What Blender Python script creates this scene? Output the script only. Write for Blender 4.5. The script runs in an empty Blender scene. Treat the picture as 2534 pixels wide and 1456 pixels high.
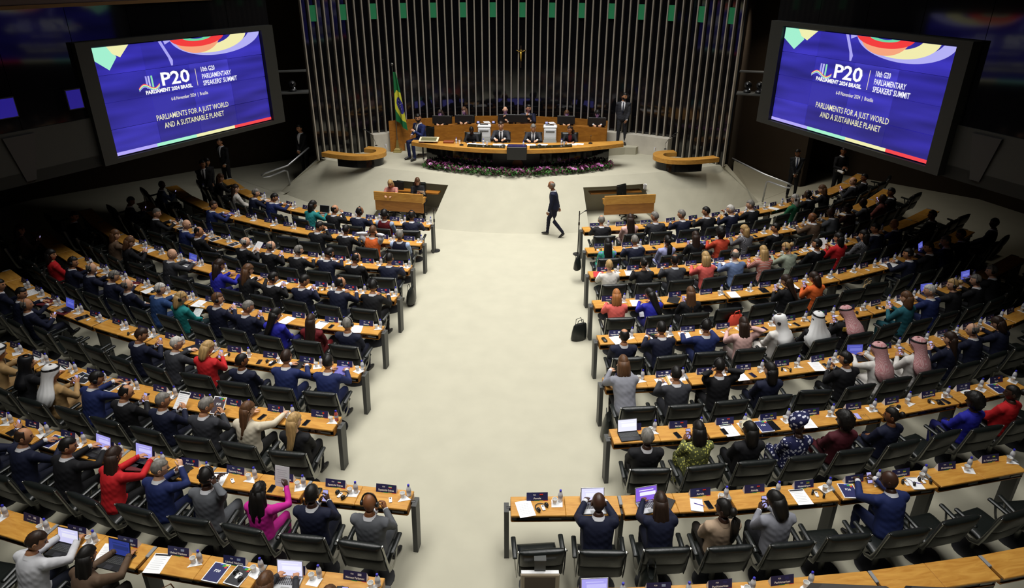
import bpy, bmesh, math, random
from mathutils import Vector, Matrix, Euler
import numpy as np

rnd = random.Random(7)
sc = bpy.context.scene
C = sc.collection
PI = math.pi

# ------------------------------------------------------------------ camera, world, lights, exposure
cam = bpy.data.cameras.new('camera')
cam.sensor_width = 36.0
cam.lens = 1712.5 / 2534 * 36.0
cam.clip_end = 200
cam_o = bpy.data.objects.new('camera', cam)
C.objects.link(cam_o)
cam_o.location = (0.8096, 0.0, 7.1834)
_yaw, _pitch, _roll = math.radians(3.0106), math.radians(25.4617), math.radians(0.1444)
cam_o.rotation_euler = (Matrix.Rotation(_yaw, 3, 'Z') @ Matrix.Rotation(PI / 2 - _pitch, 3, 'X') @ Matrix.Rotation(_roll, 3, 'Z')).to_euler()
sc.camera = cam_o

wd = bpy.data.worlds.new('hall_air')
sc.world = wd
wd.use_nodes = True
wd.node_tree.nodes['Background'].inputs[0].default_value = (0.8, 0.9, 1.0, 1)
wd.node_tree.nodes['Background'].inputs[1].default_value = 0.0025

def area(name, loc, sx, sy, power, col=(1, .95, .86), rot=(0, 0, 0), spread=PI):
    l = bpy.data.lights.new(name, 'AREA')
    l.shape = 'RECTANGLE'
    l.size, l.size_y, l.energy, l.color, l.spread = sx, sy, power, col, spread
    o = bpy.data.objects.new(name, l)
    C.objects.link(o)
    o.location, o.rotation_euler = loc, rot
    return o
area('ceiling_light_panel', (-3.7, 9.5, 11.6), 3.2, 14, 510, (1, .985, .955), spread=math.radians(92))
area('ceiling_light_panel', (3.3, 9.5, 11.6), 3.2, 14, 510, (1, .985, .955), spread=math.radians(92))
area('stage_light_panel', (-.2, 19.5, 11.6), 8, 5, 780, (1, .985, .955), spread=math.radians(104))
area('side_passage_lamp', (8.2, 23.4, 6.6), .5, .5, 45, (1, .9, .75), spread=math.radians(120))

vs = sc.view_settings
vs.view_transform = 'Standard'
vs.look = 'None'
vs.exposure = 0.0
vs.gamma = 1.0
vs.use_curve_mapping = False
try:
    sc.cycles.use_denoising = True
    sc.cycles.max_bounces = 6
    sc.cycles.sample_clamp_indirect = 4
except Exception:
    pass

# ------------------------------------------------------------------ helpers
def lin(c):
    return tuple((x / 12.92 if x <= .04045 else ((x + .055) / 1.055) ** 2.4) for x in c)

def hexc(h):
    return lin(tuple(int(h[i:i + 2], 16) / 255 for i in (0, 2, 4)))

_M = {}
def mat(name, col=(.5, .5, .5), rough=.6, metal=0., spec=.5, noise=None, emit=None, trans=0., bump=None, coat=0.):
    """procedural material; noise = (scale, amount, [stretch]) brightens/darkens the colour with an object-space noise"""
    if name in _M:
        return _M[name]
    m = bpy.data.materials.new(name)
    m.use_nodes = True
    nt = m.node_tree
    b = nt.nodes['Principled BSDF']
    b.inputs['Base Color'].default_value = (*col, 1)
    b.inputs['Roughness'].default_value = rough
    b.inputs['Metallic'].default_value = metal
    b.inputs['Specular IOR Level'].default_value = spec
    if coat:
        b.inputs['Coat Weight'].default_value = coat
        b.inputs['Coat Roughness'].default_value = .1
    if trans:
        b.inputs['Transmission Weight'].default_value = trans
    if emit:
        b.inputs['Emission Color'].default_value = (*emit[0], 1)
        b.inputs['Emission Strength'].default_value = emit[1]
    if noise or bump:
        tc = nt.nodes.new('ShaderNodeTexCoord')
        mp = nt.nodes.new('ShaderNodeMapping')
        nt.links.new(tc.outputs['Object'], mp.inputs[0])
        n = nt.nodes.new('ShaderNodeTexNoise')
        n.inputs['Scale'].default_value = (noise or bump)[0]
        n.inputs['Detail'].default_value = 4
        if noise and len(noise) > 2:
            mp.inputs['Scale'].default_value = noise[2]
        nt.links.new(mp.outputs[0], n.inputs['Vector'])
        if noise:
            r = nt.nodes.new('ShaderNodeMapRange')
            r.inputs[1].default_value, r.inputs[2].default_value = .3, .7
            r.inputs[3].default_value, r.inputs[4].default_value = 1 - noise[1], 1 + noise[1]
            nt.links.new(n.outputs[0], r.inputs[0])
            v = nt.nodes.new('ShaderNodeVectorMath')
            v.operation = 'SCALE'
            v.inputs[0].default_value = col
            nt.links.new(r.outputs[0], v.inputs['Scale'])
            nt.links.new(v.outputs[0], b.inputs['Base Color'])
        if bump:
            bp = nt.nodes.new('ShaderNodeBump')
            bp.inputs['Strength'].default_value = bump[1]
            bp.inputs['Distance'].default_value = .02
            nt.links.new(n.outputs[0], bp.inputs['Height'])
            nt.links.new(bp.outputs[0], b.inputs['Normal'])
    _M[name] = m
    return m

def hm(h, rough=.75, **k):
    return mat('fabric_' + h + ('' if rough == .75 else str(rough)), hexc(h), rough, spec=.25, **k)

class MB:
    """collects vertices and faces; build() links them as ONE mesh object"""
    def __init__(s):
        s.v, s.f, s.mi = [], [], []
    def add(s, vs, fs, m=0, M=None):
        o = len(s.v)
        for p in vs:
            p = Vector(p)
            s.v.append(tuple(M @ p) if M else tuple(p))
        for f in fs:
            s.f.append(tuple(i + o for i in f))
            s.mi.append(m)
        return s
    def box(s, c, d, m=0, M=None, taper=1.0, bev=0.):
        x, y, z = d[0] / 2, d[1] / 2, d[2] / 2
        if bev:
            vs = []
            b = bev
            for zz, q in ((-z, b), (-z + b, 0), (z - b, 0), (z, b)):
                for (sx, sy) in ((-1, -1), (1, -1), (1, 1), (-1, 1)):
                    if sx * sy > 0:
                        vs += [(sx * (x - q), sy * (y - b - q * .3), zz), (sx * (x - b - q * .3), sy * (y - q), zz)]
                    else:
                        vs += [(sx * (x - b - q * .3), sy * (y - q), zz), (sx * (x - q), sy * (y - b - q * .3), zz)]
            # order ring: build explicit 8-gon rings
            ring = []
            for zz, q in ((-z, b), (-z + b, 0), (z - b, 0), (z, b)):
                X, Y = x - q, y - q
                k = b
                ring.append([(X, -Y + k, zz), (X, Y - k, zz), (X - k, Y, zz), (-X + k, Y, zz), (-X, Y - k, zz), (-X, -Y + k, zz), (-X + k, -Y, zz), (X - k, -Y, zz)])
            vs = [(p[0] + c[0], p[1] + c[1], p[2] + c[2]) for r in ring for p in r]
            fs = [tuple(range(7, -1, -1)), tuple(range(24, 32))]
            for r in range(3):
                for i in range(8):
                    j = (i + 1) % 8
                    fs.append((r * 8 + i, r * 8 + j, r * 8 + 8 + j, r * 8 + 8 + i))
            return s.add(vs, fs, m, M)
        vs = [(c[0] + sx * x * (taper if sz > 0 else 1), c[1] + sy * y * (taper if sz > 0 else 1), c[2] + sz * z) for sz in (-1, 1) for sy in (-1, 1) for sx in (-1, 1)]
        return s.add(vs, [(0, 2, 3, 1), (4, 5, 7, 6), (0, 1, 5, 4), (2, 6, 7, 3), (0, 4, 6, 2), (1, 3, 7, 5)], m, M)
    def loft(s, rings, m=0, M=None, caps=True, closed=True):
        n = len(rings[0])
        vs = [p for r in rings for p in r]
        fs = []
        for i in range(len(rings) - 1):
            for j in range(n if closed else n - 1):
                k = (j + 1) % n
                fs.append((i * n + j, i * n + k, i * n + n + k, i * n + n + j))
        if caps:
            fs.append(tuple(range(n - 1, -1, -1)))
            fs.append(tuple((len(rings) - 1) * n + j for j in range(n)))
        return s.add(vs, fs, m, M)
    def lathe(s, prof, n=12, m=0, M=None, caps=True):
        return s.loft([[(r * math.cos(2 * PI * i / n), r * math.sin(2 * PI * i / n), z) for i in range(n)] for r, z in prof], m, M, caps)
    def tube(s, pts, rad, n=8, m=0, M=None, up=(0, 0, 1), caps=True):
        """rad: one number, or a list of numbers / (ra, rb) pairs; ra lies along the 'side' direction"""
        P = [Vector(p) for p in pts]
        rings = []
        for i, p in enumerate(P):
            d = (P[min(i + 1, len(P) - 1)] - P[max(i - 1, 0)]).normalized()
            u = Vector(up)
            if abs(d.dot(u)) > .98:
                u = Vector((0, 1, 0)) if abs(d.y) < .9 else Vector((1, 0, 0))
            a = d.cross(u).normalized()
            b = a.cross(d).normalized()
            r = rad[i] if isinstance(rad, (list, tuple)) and not (len(rad) == 2 and len(P) != 2) else rad
            ra, rb = r if isinstance(r, (list, tuple)) else (r, r)
            rings.append([tuple(p + a * (ra * math.cos(2 * PI * k / n)) + b * (rb * math.sin(2 * PI * k / n))) for k in range(n)])
        return s.loft(rings, m, M, caps)
    def ball(s, c, r, n=10, h=6, m=0, M=None):
        rr = r if isinstance(r, (tuple, list)) else (r, r, r)
        rings = []
        for i in range(h + 1):
            t = -PI / 2 + PI * min(max(i / h, .02), .98)
            rings.append([(c[0] + rr[0] * math.cos(t) * math.cos(2 * PI * k / n), c[1] + rr[1] * math.cos(t) * math.sin(2 * PI * k / n), c[2] + rr[2] * math.sin(t)) for k in range(n)])
        return s.loft(rings, m, M)
    def prism(s, poly, z0, z1, m=0, M=None):
        n = len(poly)
        return s.loft([[(x, y, z0) for x, y in poly], [(x, y, z1) for x, y in poly]], m, M)
    def strip(s, A, B, z0, z1, m=0):
        """solid band in plan between polylines A and B (same length)"""
        n = len(A)
        for i in range(n - 1):
            q = [A[i], A[i + 1], B[i + 1], B[i]]
            vs = [(x, y, z0) for x, y in q] + [(x, y, z1) for x, y in q]
            fs = [(3, 2, 1, 0), (4, 5, 6, 7), (0, 1, 5, 4), (2, 3, 7, 6)]
            if i == 0:
                fs.append((3, 0, 4, 7))
            if i == n - 2:
                fs.append((1, 2, 6, 5))
            s.add(vs, fs, m)
        return s
    def mesh(s, name, smooth=None):
        me = bpy.data.meshes.new(name)
        me.from_pydata(s.v, [], s.f)
        if any(s.mi):
            me.polygons.foreach_set('material_index', s.mi)
        if smooth is not None:
            me.polygons.foreach_set('use_smooth', [True] * len(s.f))
            if smooth < 180:
                try:
                    bm = bmesh.new(); bm.from_mesh(me)
                    bmesh.ops.recalc_face_normals(bm, faces=bm.faces)
                    for e in bm.edges:
                        if len(e.link_faces) == 2 and e.calc_face_angle(0) > math.radians(smooth):
                            e.smooth = False
                    bm.to_mesh(me); bm.free()
                except Exception:
                    pass
        else:
            bm = bmesh.new(); bm.from_mesh(me)
            bmesh.ops.recalc_face_normals(bm, faces=bm.faces)
            bm.to_mesh(me); bm.free()
        me.update()
        return me
    def build(s, name, mats, parent=None, smooth=None, M=None):
        return put(name, s.mesh(name, smooth), mats, parent, M)

def put(name, me, mats=None, parent=None, M=None):
    """links one object that uses mesh `me`; materials sit on the object, so meshes can be shared"""
    o = bpy.data.objects.new(name, me)
    C.objects.link(o)
    if mats is not None:
        if not isinstance(mats, (list, tuple)):
            mats = [mats]
        while len(me.materials) < len(mats):
            me.materials.append(None)
        for i, m in enumerate(mats):
            if me.materials[i] is None:
                me.materials[i] = m
            elif me.materials[i] != m:
                o.material_slots[i].link = 'OBJECT'
                o.material_slots[i].material = m
    if parent:
        o.parent = parent
    if M is not None:
        if isinstance(M, Matrix):
            o.matrix_basis = M
        else:
            o.location = M
    return o

def empty(name, M):
    o = bpy.data.objects.new(name, None)
    C.objects.link(o)
    o.empty_display_size = .1
    if isinstance(M, Matrix):
        o.matrix_basis = M
    else:
        o.location = M
    return o

def tag(o, label=None, cat=None, group=None, kind=None):
    if label: o['label'] = label
    if cat: o['category'] = cat
    if group: o['group'] = group
    if kind: o['kind'] = kind
    return o

def fr(x, y, z, a):
    """frame at a place, +Y turned by a about Z"""
    return Matrix.Translation((x, y, z)) @ Matrix.Rotation(a, 4, 'Z')

_TX = {}
def text_mesh(s, size, align='CENTER', bold=0., depth=0.0):
    key = (s, size, align, bold)
    if key not in _TX:
        cu = bpy.data.curves.new('writing', 'FONT')
        cu.body, cu.size, cu.align_x, cu.align_y = s, size, align, 'CENTER'
        cu.resolution_u = 2
        cu.offset = bold
        cu.extrude = depth
        o = bpy.data.objects.new('writing', cu)
        C.objects.link(o)
        dg = bpy.context.evaluated_depsgraph_get()
        me = bpy.data.meshes.new_from_object(o.evaluated_get(dg))
        bpy.data.objects.remove(o)
        bpy.data.curves.remove(cu)
        me.name = 'writing'
        _TX[key] = me
    return _TX[key]

# ------------------------------------------------------------------ materials
def wood_mat(name, c1, c2, scale=3., rough=.38):
    m = bpy.data.materials.new(name)
    m.use_nodes = True
    nt = m.node_tree
    b = nt.nodes['Principled BSDF']
    tc = nt.nodes.new('ShaderNodeTexCoord')
    oi = nt.nodes.new('ShaderNodeObjectInfo')
    ad = nt.nodes.new('ShaderNodeVectorMath'); ad.operation = 'ADD'
    mu = nt.nodes.new('ShaderNodeMath'); mu.operation = 'MULTIPLY'; mu.inputs[1].default_value = 37.
    nt.links.new(oi.outputs['Random'], mu.inputs[0])
    nt.links.new(tc.outputs['Object'], ad.inputs[0])
    nt.links.new(mu.outputs[0], ad.inputs[1])
    mp = nt.nodes.new('ShaderNodeMapping')
    mp.inputs['Scale'].default_value = (1, 5, 5)
    nt.links.new(ad.outputs[0], mp.inputs[0])
    n = nt.nodes.new('ShaderNodeTexNoise')
    n.inputs['Scale'].default_value = scale
    n.inputs['Detail'].default_value = 6
    n.inputs['Distortion'].default_value = 1.2
    nt.links.new(mp.outputs[0], n.inputs['Vector'])
    cr = nt.nodes.new('ShaderNodeValToRGB')
    cr.color_ramp.elements[0].position, cr.color_ramp.elements[1].position = .32, .68
    cr.color_ramp.elements[0].color = (*c1, 1)
    cr.color_ramp.elements[1].color = (*c2, 1)
    nt.links.new(n.outputs[0], cr.inputs[0])
    nt.links.new(cr.outputs[0], b.inputs['Base Color'])
    b.inputs['Roughness'].default_value = rough
    return m
WOOD = wood_mat('desk_wood', hexc('b67d31'), hexc('cf9a47'))
WOODD = wood_mat('panel_wood', hexc('8f5a1f'), hexc('ab7029'), 2.2)
CARPET = mat('carpet', hexc('b3af9c'), .95, spec=.1, noise=(2.2, .035))
BLACKGL = mat('black_glass', (.004, .004, .005), .06, spec=.5)
BLACKGL2 = mat('smoked_glass', (.006, .006, .007), .12, spec=.4)
DARKG = mat('dark_metal', hexc('4b4c4a'), .45, metal=.3)
LEGM = mat('desk_leg_paint', hexc('4a4b49'), .5, metal=.2)
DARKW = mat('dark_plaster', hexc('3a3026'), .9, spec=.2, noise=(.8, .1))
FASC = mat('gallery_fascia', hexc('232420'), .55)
LEATHER = mat('black_leather', hexc('141816'), .36, spec=.5, noise=(22, .1), bump=(60, .12))
LEATHER2 = mat('chair_shell', hexc('171b19'), .45, spec=.4)
CHROME = mat('brushed_aluminium', hexc('8f8f8a'), .3, metal=.95)
FINM = mat('fin_metal', hexc('bdb6a8'), .4, metal=.45)
PAPER = mat('white_paper', (.88, .88, .88), .8)
PAPERT = mat('printed_grey', (.4, .4, .42), .8)
NAVY = mat('navy_card', hexc('1f2358'), .6)
WHITEP = mat('white_print', (.85, .85, .85), .7)
GREENP = mat('green_print', hexc('2f9a4c'), .7)
YELP = mat('yellow_print', hexc('e0d040'), .7)
REDP = mat('red_print', hexc('d23a34'), .7)
BLUEP = mat('blue_print', hexc('4a63c8'), .7)
BLACKP = mat('black_print', (.02, .02, .025), .5)
PLAST = mat('black_plastic', (.012, .012, .013), .4)
GREYP = mat('grey_plastic', hexc('8b8c8c'), .4)
SILVER = mat('silver_case', hexc('b8b9bb'), .35, metal=.6)
BOTTLE = mat('clear_bottle', (.9, .92, .96), .12, trans=.2, spec=.6)
CAPB = mat('blue_cap', hexc('3434b4'), .4)
CUPW = mat('white_cup', (.82, .82, .80), .5)
CONC = mat('pale_concrete', hexc('c6c0b2'), .85, noise=(2.5, .1))
GREENG = mat('green_panel', hexc('1f8a58'), .6)
BRASS = mat('brass', hexc('b3a266'), .35, metal=.7)
GOLD = mat('gilt', hexc('d9b44a'), .35, metal=.6)
CREAMP = mat('cream_paper', hexc('d8cfae'), .8)
SCR = {}
def screen_mat(h, s=1.0):
    k = (h, s)
    if k not in SCR:
        SCR[k] = mat('screen_' + h + str(s), (.01, .01, .01), .3, emit=(hexc(h), s))
    return SCR[k]

ORD = ['first', 'second', 'third', 'fourth', 'fifth', 'sixth', 'seventh', 'eighth', 'ninth', 'tenth', 'eleventh', 'twelfth', 'thirteenth', 'fourteenth', 'fifteenth', 'sixteenth', 'seventeenth']
# ------------------------------------------------------------------ the hall: floor, stage, walls, galleries
ZP, ZR = 1.2, 1.45          # stage floor, raised strip behind it
X0 = -.2
WR, WY = 9.66, 25.6         # fin wall: radius, y at its centre
def wall_pt(a, d=0.):
    """a: angle from the hall axis; d: distance in front of the wall"""
    return (X0 + (WR - d) * math.sin(a), WY - WR + (WR - d) * math.cos(a))

fl = MB().add([(-22, -3, 0), (22, -3, 0), (22, 31, 0), (-22, 31, 0)], [(0, 1, 2, 3)]).build('floor', CARPET)
tag(fl, kind='structure')
cl = MB().box((0, 13, 12.4), (44, 36, .3)).build('ceiling', mat('dark_ceiling', (.03, .03, .03), .9))
tag(cl, kind='structure')

# stage: sloping carpeted front with two cut-outs for the stenographers' desks, and its floor
def foot(x): return 19.22 + .053 * (x + .2) ** 2
def crest(x): return 21.08 + .04 * (x + .2) ** 2
def sl(u, v):
    """u -1..1 across, v 0..1 up the slope"""
    xf, xt = -.3 + u * 8.2, -.15 + u * 6.9
    a, b = Vector((xf, foot(xf), 0)), Vector((xt, crest(xt), ZP))
    p = a.lerp(b, v)
    return p
def u_at(x, v):
    lo, hi = -1.2, 1.2
    for _ in range(40):
        mid = (lo + hi) / 2
        if sl(mid, v).x < x: lo = mid
        else: hi = mid
    return lo
VT = .79
NICHE = [(u_at(-4.25, .5), u_at(-2.45, .5)), (u_at(1.98, .5), u_at(3.98, .5))]
us = sorted(set([round(-1 + i / 20, 4) for i in range(41)] + [x for n in NICHE for x in n]))
vsn = [0, .2, .4, .6, VT, .9, 1.0]
mb = MB()
for i in range(len(us) - 1):
    um = (us[i] + us[i + 1]) / 2
    hole = any(n[0] < um < n[1] for n in NICHE)
    for j in range(len(vsn) - 1):
        if hole and vsn[j] < VT - .01:
            continue
        mb.add([sl(us[i], vsn[j]), sl(us[i + 1], vsn[j]), sl(us[i + 1], vsn[j + 1]), sl(us[i], vsn[j + 1])], [(0, 1, 2, 3)])
for n in NICHE:
    nu = [x for x in us if n[0] - 1e-6 <= x <= n[1] + 1e-6]
    BK = [sl(x, VT) + Vector((0, .55, 0)) for x in nu]
    for i in range(len(nu) - 1):
        p, q = BK[i], BK[i + 1]
        mb.add([(p.x, p.y, 0), (q.x, q.y, 0), q, p], [(0, 1, 2, 3)])                    # back wall
        mb.add([p, q, sl(nu[i + 1], VT), sl(nu[i], VT)], [(0, 1, 2, 3)])              # soffit
    for e, b in ((n[0], BK[0]), (n[1], BK[-1])):
        mb.add([sl(e, v) for v in vsn if v <= VT + .01] + [b, (b.x, b.y, 0)], [tuple(range(len([v for v in vsn if v <= VT + .01]) + 2))])
# flanks and stage floor
for u in (-1, 1):
    a, b = sl(u, 0), sl(u, 1)
    wp = wall_pt(math.copysign(.775, u))
    mb.add([a, b, (wp[0], wp[1], ZP), (wp[0], wp[1] + .3, 0)], [(0, 1, 2, 3)])
fr_edge = [sl(u, 1) for u in us]
na = 40
bk_edge = [(*wall_pt(-.785 + 1.57 * i / na), ZP) for i in range(na + 1)]
for i in range(40):
    p, q = sl(-1 + i / 20, 1), sl(-1 + (i + 1) / 20, 1)
    mb.add([tuple(p), tuple(q), bk_edge[i + 1], bk_edge[i]], [(0, 1, 2, 3)])
st = mb.build('floor_stage', CARPET)
st['kind'] = 'structure'
# raised strip behind the secretaries' bench, and the pale ledge at the foot of the fin wall
mb = MB()
A = [wall_pt(-.46 + .92 * i / 24, 1.75 if abs(-.46 + .92 * i / 24) < .30 else 1.75 - 1.2 * min(1, (abs(-.46 + .92 * i / 24) - .30) / .14)) for i in range(25)]
B = [wall_pt(-.46 + .92 * i / 24, .02) for i in range(25)]
mb.strip(A, B, ZP, ZR)
o = mb.build('floor_stage_step', CARPET); o['kind'] = 'structure'
mb = MB()
A = [wall_pt(-.575 + 1.15 * i / 30, .34) for i in range(31)]
B = [wall_pt(-.575 + 1.15 * i / 30, .0) for i in range(31)]
mb.strip(A, B, ZP, ZR + .38)
o = mb.build('trim_1', CONC); o['kind'] = 'structure'

# fin wall: black glass between sixty slender vertical fins, with a band of green panels
wall = tag(empty('wall_back', (0, 0, 0)), kind='structure')
NF = 60
HALF = .782
def fa(i): return -HALF + 2 * HALF * i / (NF - 1)
fin_me = MB().box((0, 0, 3.9), (.040, .105, 7.8)).mesh('fin')
for i in range(NF):
    x, y = wall_pt(fa(i), .055)
    a = -fa(i)
    z0 = (ZR + .36) if abs(fa(i)) < .575 else ZP - .02
    o = put('fin', fin_me, FINM, wall, fr(x, y, z0, a))
pw = 2 * WR * math.sin((fa(1) - fa(0)) / 2)
gl_me = MB().box((0, 0, 4.2), (pw * 1.01, .03, 8.4)).mesh('glass_panel')
gr_me = MB().box((0, 0, 0), (pw - .04, .02, .47)).mesh('green_panel')
for i in range(NF - 1):
    am = (fa(i) + fa(i + 1)) / 2
    x, y = wall_pt(am, -.015)
    put('glass_panel', gl_me, BLACKGL, wall, fr(x, y, ZP - .05, -am))
for i in range(1, NF - 1, 4):
    am = (fa(i) + fa(i + 1)) / 2
    x, y = wall_pt(am, .06)
    put('green_panel', gr_me, GREENG, wall, fr(x, y, 5.79, -am))

# side galleries: underside slab, glass front, deep wall below
def gallery(side):
    s = -1 if side == 'left' else 1
    if side == 'left':
        line = [(-7.02, 20.24), (-9.36, 15.1), (-10.6, 12.4), (-12.4, 9.0), (-14.2, 4.6), (-15.5, 0)]
        z0, z1, zt = 3.0, 4.08, 6.36
    else:
        line = [(6.47, 19.1), (8.72, 13.9), (9.7, 11.6), (11.2, 8.4), (12.8, 4.4), (14, 0)]
        z0, z1, zt = 3.38, 4.4, 6.75
    out = [(x + s * (10 - .0 * y), y + 1.5) for x, y in line]
    w = tag(empty('wall_' + side, (0, 0, 0)), kind='structure')
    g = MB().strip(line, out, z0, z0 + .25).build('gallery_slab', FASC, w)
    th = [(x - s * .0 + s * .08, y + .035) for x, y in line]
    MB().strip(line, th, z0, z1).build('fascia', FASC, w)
    for i in range(len(line) - 1):
        (xa, ya), (xb, yb) = line[i], line[i + 1]
        L = math.hypot(xb - xa, yb - ya)
        n = max(1, round(L / 1.35))
        for k in range(n):
            p = Vector((xa, ya)).lerp(Vector((xb, yb)), (k + .5) / n)
            an = math.atan2(yb - ya, xb - xa)
            MB().box((0, 0, 0), (L / n - .012, .03, zt - z1)).build('glass_panel', BLACKGL, w, M=fr(p.x + s * .05, p.y + .02, (z1 + zt) / 2, an))
    # upper gallery edge: a timber strip and the parapet above
    MB().strip(line, th, zt, zt + .07).build('edge_strip', mat('dim_wood', hexc('6a4d28'), .6), w)
    MB().strip([(x + s * .02, y) for x, y in line], th, zt + .07, zt + 2.2).build('upper_parapet', mat('upper_parapet_paint', hexc('5a4a4a'), .7), w)
    # dark wedge shapes, wide at the top and narrow below, against the fascia
    if side == 'left':
        for t, i in ((.55, 1), (.25, 2)):
            p = Vector(line[i]).lerp(Vector(line[i + 1]), t)
            an = math.atan2(line[i + 1][1] - line[i][1], line[i + 1][0] - line[i][0])
            MB().loft([[(-.32, -.05, 1.0), (.32, -.05, 1.0), (.32, .05, 1.0), (-.32, .05, 1.0)], [(-.1, -.03, .06), (.1, -.03, .06), (.1, .03, .06), (-.1, .03, .06)]]).build('dark_wedge', PLAST, w, M=fr(p.x, p.y, z0, an))
    else:
        p = Vector(line[1]).lerp(Vector(line[2]), .25)
        an = math.atan2(line[2][1] - line[1][1], line[2][0] - line[1][0])
        MB().loft([[(-.3, -.05, .95), (.3, -.05, .95), (.3, .05, .95), (-.3, .05, .95)], [(-.1, -.03, .1), (.1, -.03, .1), (.1, .03, .1), (-.1, .03, .1)]]).build('dark_wedge', PLAST, w, M=fr(p.x, p.y, z0, an))
    # deep wall under and behind the gallery
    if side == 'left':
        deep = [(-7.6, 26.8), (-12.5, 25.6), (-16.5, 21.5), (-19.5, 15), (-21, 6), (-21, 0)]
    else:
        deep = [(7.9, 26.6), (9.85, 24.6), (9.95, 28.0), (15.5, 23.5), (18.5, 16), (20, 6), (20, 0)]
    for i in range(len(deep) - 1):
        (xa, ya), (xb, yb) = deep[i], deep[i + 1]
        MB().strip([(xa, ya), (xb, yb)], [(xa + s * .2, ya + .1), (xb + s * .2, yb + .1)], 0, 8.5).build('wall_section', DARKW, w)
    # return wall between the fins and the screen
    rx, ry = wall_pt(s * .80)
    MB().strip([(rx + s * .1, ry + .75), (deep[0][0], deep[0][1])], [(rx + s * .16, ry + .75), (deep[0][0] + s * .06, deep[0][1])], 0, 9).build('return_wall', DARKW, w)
    return w
gallery('left'); gallery('right')

# ramps with handrails beside the stage
def ramp(s, pts):
    mb = MB()
    mb.add(pts, [tuple(range(len(pts)))])
    o = mb.build('floor_ramp', CARPET); o['kind'] = 'structure'
ramp(-1, [(-8.3, 22.55, .004), (-7.3, 22.85, .45), (-7.6, 26.7, .45), (-12.0, 25.4, .004)])
ramp(1, [(7.75, 22.6, .004), (7.05, 23.15, .45), (7.9, 26.5, .45), (9.75, 24.6, .004)])
def rail(name, pts, label):
    o = MB().tube(pts, .03, 8).build(name, SILVER, smooth=180)
    tag(o, label, 'handrail')
rail('handrail', [(-7.4, 23.2, .95 + .55), (-8.0, 22.6, 1.02), (-8.6, 22.1, .88), (-8.72, 22.05, .82), (-8.7, 22.1, .74), (-8.55, 22.25, .72), (-8.2, 22.75, .80), (-8.13, 22.82, .76), (-8.1, 22.86, .05)], 'grey tubular handrail with looped end beside the stage, under the left screen')
rail('handrail', [(7.0, 23.4, .95 + .35), (7.9, 22.55, 1.0), (8.5, 21.95, .88), (8.6, 21.9, .82), (8.58, 21.95, .74), (8.45, 22.05, .72), (8.05, 22.5, .78), (8.0, 22.55, .74), (7.98, 22.58, .05)], 'grey tubular handrail with looped end beside the stage, under the right screen')

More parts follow.
